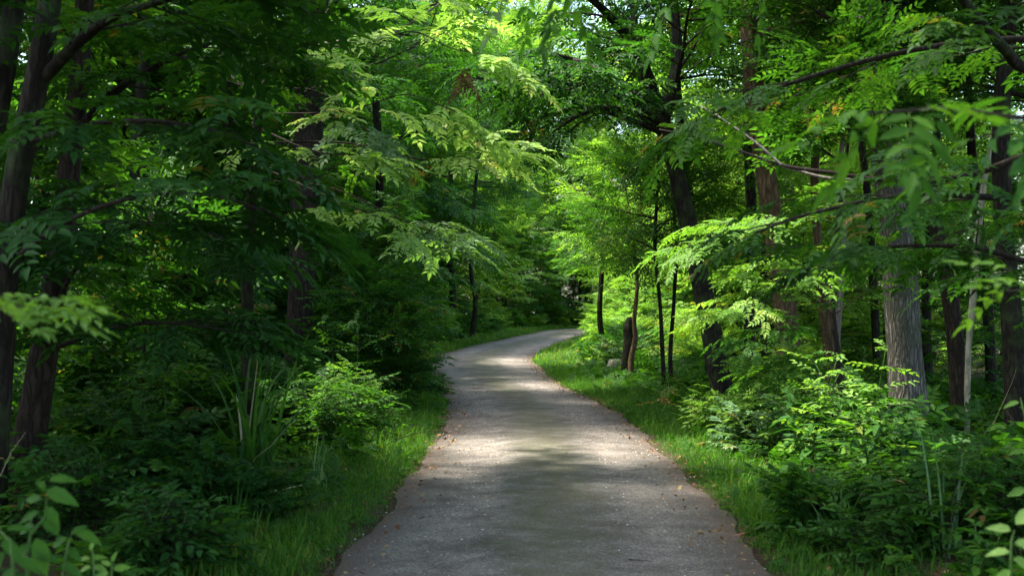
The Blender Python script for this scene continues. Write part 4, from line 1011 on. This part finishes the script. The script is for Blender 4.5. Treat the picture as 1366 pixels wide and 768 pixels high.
shoot('bright green leafy shoot in the bottom left corner', (40, 3.3), [[(40, 740, 3.4), (62, 690, 3.45), (66, 652, 3.5)], [(90, 745, 3.5), (98, 712, 3.55)], [(20, 745, 3.3), (8, 712, 3.35), (-10, 690, 3.4)]],
    [(64, 640, 3.5, 1, -.1, .2, 42, .85), (62, 652, 3.5, 1, .25, -.3, 52, .95), (62, 655, 3.5, -.4, -.6, .2, 26, .8), (60, 664, 3.48, -1, .0, .2, 32, .75), (62, 672, 3.47, .8, .9, -.3, 40, .8), (58, 680, 3.46, -.9, .4, -.3, 34, .7),
     (56, 690, 3.45, .7, .6, .1, 36, .7), (52, 700, 3.44, -1, .2, .3, 40, .65), (50, 712, 3.42, .5, 1, -.4, 58, .9), (48, 722, 3.4, -.9, .7, -.2, 44, .7), (98, 706, 3.55, 1, .35, .1, 46, .9), (96, 712, 3.55, .6, -.5, .2, 26, .75), (94, 716, 3.54, -.8, .3, .2, 34, .7),
     (92, 728, 3.53, .8, .6, -.2, 30, .7), (8, 706, 3.35, .9, -.2, .1, 40, .7), (4, 716, 3.34, .8, .6, -.2, 42, .75), (12, 732, 3.33, -.6, .7, .1, 50, .7), (22, 742, 3.3, .9, .3, -.2, 46, .75), (44, 738, 3.4, .9, .1, .2, 40, .65), (0, 690, 3.38, -.3, -.4, .1, 34, .7), (80, 748, 3.5, 1, .5, 0, 44, .7), (30, 756, 3.32, -.8, .5, 0, 46, .7)], 'leaf_green', BROAD)
shoot('small green sprig right of the corner shoot at the bottom left', (140, 3.9), [[(128, 752, 4.0), (124, 734, 4.05)], [(152, 760, 4.0), (152, 748, 4.0)]],
    [(124, 734, 4.05, .1, -1, 0, 18, .8), (124, 742, 4.05, 1, -.1, 0, 22, .8), (124, 744, 4.05, -1, -.1, .1, 22, .7), (126, 752, 4.02, .9, .2, -.2, 24, .7), (126, 754, 4.02, -.9, .2, .2, 24, .7), (152, 748, 4.0, .3, -1, 0, 16, .9), (152, 752, 4.0, -.8, -.4, 0, 18, .85), (152, 756, 4.0, 1, -.1, .1, 26, .9), (150, 762, 4.0, -1, .2, 0, 26, .8)], 'leaf_fresh_lit', BROAD)
shoot('yellow green rounded leaves in the bottom right corner', (1350, 3.7), [[(1345, 745, 3.75), (1350, 705, 3.8)]],
    [(1350, 700, 3.8, .6, -.6, 0, 44, 1 - .1), (1348, 706, 3.8, -.9, -.2, .2, 34, .6), (1346, 722, 3.8, 1, .1, -.2, 46, .7), (1346, 734, 3.78, -1, .0, .2, 34, .95), (1345, 742, 3.76, .9, .4, 0, 44, .95), (1345, 756, 3.75, -.6, .6, .1, 34, .9)], 'leaf_yellow', BROAD)
shoot('pale rounded leaves on a stem at the right edge', (1372, 5.0), [[(1370, 640, 5.1), (1366, 560, 5.2), (1360, 530, 5.25)]],
    [(1360, 536, 5.25, -.8, .1, 0, 24, .6), (1364, 546, 5.2, .9, .2, .1, 26, .7), (1368, 600, 5.15, -1, .1, 0, 26, .5), (1368, 620, 5.15, .8, .4, 0, 26, .5), (1368, 650, 5.1, -.9, .3, 0, 30, .4)], 'leaf_fresh_lit', BROAD)
for k, (px, py, Y, H, sc, mat, temps, lab, n_) in enumerate([
    (1070, 640, 11.0, .85, 1.0, 'leaf_deep', BIGB, 'arching plant with very large dark leaves right of the path', 3),
    (1160, 640, 10.2, .8, .9, 'leaf_green', BIGB, 'large leaved weed between the arching plant and the grey tree', 4),
    (1240, 700, 7.6, .42, 1.1, 'leaf_green', OV_HI, 'bushy weed in front of the grey trunk at lower right', 5),
    (1330, 620, 7.4, .7, 1.1, 'leaf_green', OV_HI, 'tall bushy weed at the right edge', 5),
    (1180, 590, 9.0, .45, 1.0, 'leaf_green', OV_HI, 'leafy weed at the foot of the grey tree', 4),
    (1290, 600, 8.6, .65, 1.0, 'leaf_green', OV_HI, 'leafy weed below the dead pole', 5),
    (1290, 740, 6.3, .5, 1.0, 'leaf_green', BROAD, 'low broad leaved weed at the bottom right', 4),
    (1000, 590, 13.5, .55, 1.0, 'leaf_pale', PM_HI, 'pale grey green weed at the right verge', 5),
    (960, 560, 15.5, .6, .9, 'leaf_fresh_lit', OV_HI, 'light green seedling tuft by the leaning tree', 5),
    (1045, 600, 13.0, .5, 1.0, 'leaf_fresh_lit', OV_HI, 'light green leafy weed in front of the brown trunk', 6),
    (1090, 580, 12.4, .85, 1.0, 'leaf_green', OV_HI, 'green leafy weed left of the small pale tree', 6),
    (1150, 590, 12.0, .85, 1.0, 'leaf_green', PM_HI, 'lobed green weed right of the small pale tree', 6),
    (1100, 720, 8.2, .42, .9, 'leaf_green', PM_HI, 'low toothed weed at the lower right verge', 5),
    (1160, 745, 7.4, .35, .8, 'leaf_green', OV_HI, 'low green weed at the lower right verge', 3),
    (985, 575, 14.5, .95, .8, 'leaf_fresh_lit', OV_HI, 'loose pale weed at the back of the right verge', 2),
    (1015, 600, 12.4, 1.0, .75, 'leaf_pale', OV_HI, 'loose grey green weed between the verge and the brown trunk', 2),
    (1075, 610, 11.2, 1.25, .8, 'leaf_fresh_lit', OV_HI, 'tall loose light green weed left of the arching plant', 2),
    (1135, 620, 10.6, 1.35, .8, 'leaf_fresh_lit', OV_HI, 'tall loose light green weed right of the arching plant', 2),
    (1200, 640, 9.2, 1.1, .8, 'leaf_green', OV_HI, 'loose weed standing in front of the grey trunk', 2),
    (1310, 650, 7.8, 1.3, .8, 'leaf_green', BROAD, 'tall broad leaved weed near the right edge', 3),
    (1255, 660, 8.2, 1.1, .8, 'leaf_deep', BROAD, 'tall dark broad leaved weed right of the grey trunk', 3),
    (150, 600, 10.5, 1.5, .9, 'leaf_green', OV_HI, 'tall loose weed right of the brown left trunk', 3),
    (225, 610, 10.0, 1.3, .9, 'leaf_green', BROAD, 'tall loose broad leaved weed left of the sword leaves', 3),
    (470, 560, 16.5, 1.5, 1.0, 'leaf_green', OV_HI, 'tall loose weed at the left grass edge', 3),
    (445, 570, 15.5, 1.2, .9, 'leaf_fresh_lit', PM_HI, 'pale lobed weed at the left grass edge', 3),
    (430, 600, 13.2, .95, .95, 'leaf_green', OV_HI, 'bushy green seedlings below the thick furrowed tree', 7),
    (380, 590, 13.8, 1.1, 1.0, 'leaf_green', PM_HI, 'green palm lobed weed behind the sword leaved clump', 7),
    (470, 600, 14.2, .85, .9, 'leaf_green', OV_HI, 'green weed at the left grass edge', 6),
    (250, 560, 12.0, 1.1, 1.0, 'leaf_green', PM_HI, 'lobed weed left of the sword leaved clump', 7),
    (200, 640, 9.2, .8, 1.0, 'leaf_deep', PM_HI, 'dark weed between the brown trunk and the sword leaves', 6),
    (300, 690, 8.8, .6, .9, 'leaf_deep', PM_HI, 'dark weed below the sword leaved clump', 5),
    (110, 690, 7.6, .8, 1.0, 'leaf_deep', OV_HI, 'dark leafy weed in front of the brown left trunk', 6),
    (210, 740, 6.8, .55, 1.0, 'leaf_deep', OV_HI, 'dark leafy weed at the lower left', 6),
    (540, 470, 30, 1.6, 1.6, 'leaf_fresh_lit', OV_MID, 'sunlit light green bush left where the path narrows', 9),
    (530, 520, 25, .6, 1.5, 'leaf_deep', OV_MID, 'dark low bush leaning onto the left path edge', 9),
    (560, 530, 23, .28, 1.2, 'leaf_deep', OV_MID, 'smallest dark bush touching the left path edge', 7),
    (806, 470, 36, .8, 1.5, 'leaf_deep', OV_MID, 'dark round bush on the right bank at the bend', 9),
    (815, 480, 33, .9, 1.4, 'leaf_fresh_lit', OV_MID, 'light green bush beside the broken stump', 8),
]):
    x, y = P(px, py, Y)[:2]
    stemmy(lab, x, y, n_, H, temps, mat, 50 + k, sc, 'weed' if Y < 20 else 'bush', .35 if Y < 20 else .8, .5, 'weed' if Y < 20 else 'bush')

# ---------------- fallen sticks, mossy block, tan stone
def stick(label, pts, r, mat, name='fallen_stick', cat='stick'):
    p = [np.array([P(a, b_, Y)[0], Y, 0]) for a, b_, Y in pts]
    for q in p: q[2] = G(q[0], q[1]) + (.05 if r > .006 else .042)
    if len(p) > 2: p[1][2] += (.05 if r > .006 else 0)
    b_ = p[0].copy(); pp, rr = resample(np.array(p) - b_, np.linspace(r, r * .5, len(p)), 16)
    mb_ = MB(); tube(mb_, pp, rr, 7, 0, rough=.1); o = mb_.build(name, M[mat]); o.location = tuple(b_)
    return tag(o, label, cat)
stick('long tan fallen stick leaning out of the left weeds', [(235, 742, 8.0), (300, 690, 9.2), (430, 645, 10.9)], .013, 'straw')
stick('short fallen twig lying on the left grass verge', [(505, 580, 15.0), (540, 568, 15.4), (575, 560, 16.2)], .008, 'twig')
stick('tiny dark twig lying on the gravel path', [(838, 753, 7.3), (852, 755, 7.28), (868, 756, 7.25)], .004, 'twig')
def rock(label, x, y, size, mat, name, cat, seed, dz=0.0):
    import bmesh
    bm = bmesh.new(); bmesh.ops.create_icosphere(bm, subdivisions=3, radius=1)
    r_ = np.random.default_rng(seed); ph = r_.random(6) * 6
    for v_ in bm.verts:
        c = v_.co; k = 1 + .14 * math.sin(3 * c.x + ph[0]) * math.sin(2.5 * c.y + ph[1]) + .08 * math.sin(6 * c.z + 4 * c.x + ph[2]) + .05 * math.sin(9 * c.y + ph[3])
        v_.co = Vector((max(-.8, min(.8, c.x * k)) * size[0], max(-.8, min(.8, c.y * k)) * size[1], max(-.75, min(.75, c.z * k)) * size[2]))
    me = bpy.data.meshes.new(name); bm.to_mesh(me); bm.free(); me.materials.append(M[mat])
    for p_ in me.polygons: p_.use_smooth = True
    o = bpy.data.objects.new(name, me); COL.objects.link(o); o.location = (float(x), float(y), G(x, y) + size[2] * .35 + dz)
    return tag(o, label, cat)
x, y = P(820, 490, 30)[:2]; rock('mossy block like stump with flat top beside the broken stump', x, y, (.26, .25, .34), 'bark_pale', 'mossy_stump', 'stump', 3)
x, y = P(768, 488, 32)[:2]; rock('small brown stone in the grass of the right verge', x, y, (.17, .14, .11), 'bark_brown', 'stone', 'stone', 5)

thicket()

# ================================================================== BACKGROUND TREES
rb = np.random.default_rng(29)
TALL = [make_tall('tall_tree', 'x', 14, .17, rb, 'bark_dark', 'leaf_green', .40, 4.3, 24, 1.8),
        make_tall('tall_tree', 'x', 16, .20, rb, 'bark_dark', 'leaf_fresh_lit', .30, 4.8, 28, 1.9),
        make_tall('tall_tree', 'x', 12, .14, rb, 'bark_dark', 'leaf_green', .22, 3.8, 26, 1.7)]
def tall(kind, x, y, sc, label, group, mat=None):
    spot(TALL[kind], x, y, label, group, sc, mat, -.1)
# canopy on both sides of the path, added to shade it, nearest trees out of view
for k, (Y, off, kd, sc) in enumerate([(1, -5.5, 0, .9), (4, 6.5, 0, .95), (-4, 4.5, 0, .9), (-6, -4, 0, .9), (8, -7.5, 0, 1), (17, 8.5, 0, .95), (23, -9, 0, 1.0),
                                       (31, 8.0, 0, 1.0), (34, -9, 0, 1.05), (42, -6.5, 1, 1.0), (42, 9.5, 1, .95), (51, -7, 2, 1.1), (60, -6.5, 1, 1.05), (66, 12, 2, 1.1),
                                       (70, -6.5, 1, 1.0), (30, -13, 0, 1.1), (45, -14, 1, 1.1), (58, -14, 1, 1.1), (28, 15, 0, 1.0), (40, 16, 1, 1.1), (55, 16, 1, 1.1), (20, -14, 0, 1), (14, 13, 0, 1)]):
    x, y = on_path(Y, off); s = zone(off, Y)
    mat = M['leaf_fresh_lit'] if (off > 0 and Y > 30) else (M['leaf_deep'] if off < 0 and Y < 40 else (M['leaf_green'] if off < 0 else None))  # right trees paler, near left ones deeper: light and shade put into leaf colour
    tall(kd, x, y, sc, f"tall shade tree with a high crown {s}", f"tall canopy trees {s}", mat)
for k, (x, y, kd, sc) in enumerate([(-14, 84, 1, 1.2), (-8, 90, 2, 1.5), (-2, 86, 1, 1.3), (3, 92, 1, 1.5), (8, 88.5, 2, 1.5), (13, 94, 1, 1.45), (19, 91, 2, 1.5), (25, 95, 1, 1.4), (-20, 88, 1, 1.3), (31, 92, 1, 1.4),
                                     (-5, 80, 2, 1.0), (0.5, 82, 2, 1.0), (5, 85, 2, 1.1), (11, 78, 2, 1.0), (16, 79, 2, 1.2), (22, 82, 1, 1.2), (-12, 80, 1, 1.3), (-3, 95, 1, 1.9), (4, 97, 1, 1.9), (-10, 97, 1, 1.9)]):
    tall(kd, x, y, sc, 'sunlit tree closing the view behind the bend', 'sunlit trees behind the bend', M['leaf_green'] if x < -9 else M['leaf_fresh_lit'])  # pale leaf colour makes these look sunlit where they stand shaded

# ================================================================== LIGHT, WORLD, CAMERA
SUN_EL, SUN_AZ = 63.0, -78.0     # azimuth: degrees clockwise from +Y (the viewing direction)
az = math.radians(SUN_AZ); el = math.radians(SUN_EL)
sd = Vector((math.sin(az) * math.cos(el), math.cos(az) * math.cos(el), math.sin(el)))
sun = bpy.data.lights.new('sun', 'SUN'); sun.energy = 3.1; sun.angle = math.radians(4.0); sun.color = (1, .94, .83)
so = bpy.data.objects.new('sun', sun); COL.objects.link(so); so.rotation_euler = sd.to_track_quat('Z', 'Y').to_euler()
w = bpy.data.worlds.new('World'); SC.world = w; w.use_nodes = True
nt = w.node_tree; bg = nt.nodes['Background']; sky = nt.nodes.new('ShaderNodeTexSky'); sky.sky_type = 'NISHITA'; sky.sun_disc = False
sky.sun_elevation = el; sky.sun_rotation = az; sky.air_density = 1.0; sky.dust_density = 3.0; sky.ozone_density = .6
nt.links.new(sky.outputs[0], bg.inputs[0]); bg.inputs[1].default_value = .15
cam = bpy.data.cameras.new('camera'); co = bpy.data.objects.new('camera', cam); COL.objects.link(co); SC.camera = co
cam.sensor_width = 36; cam.lens = 40.0; cam.clip_end = 1500; cam.clip_start = .05
co.location = (0, 0, CAM_H); co.rotation_euler = (math.radians(90 + 1.36), 0, 0)
cam.dof.use_dof = True; cam.dof.focus_distance = 17; cam.dof.aperture_fstop = 2.8
SC.view_settings.view_transform = 'Standard'; SC.view_settings.look = 'None'; SC.view_settings.gamma = 1
SC.view_settings.exposure = 2.65
SC.cycles.max_bounces = 10; SC.cycles.diffuse_bounces = 5; SC.cycles.transmission_bounces = 6; SC.cycles.glossy_bounces = 2
SC.cycles.use_denoising = True; SC.cycles.sample_clamp_indirect = 6
for nm in [o_.name for o_ in bpy.data.objects]:
    o_ = bpy.data.objects.get(nm)
    if o_ is None: continue
    if '_first' in o_: del o_['_first']
    if o_.get('label') == 'x':          # prototypes nobody used
        for ch in list(o_.children): bpy.data.objects.remove(ch)
        bpy.data.objects.remove(o_)
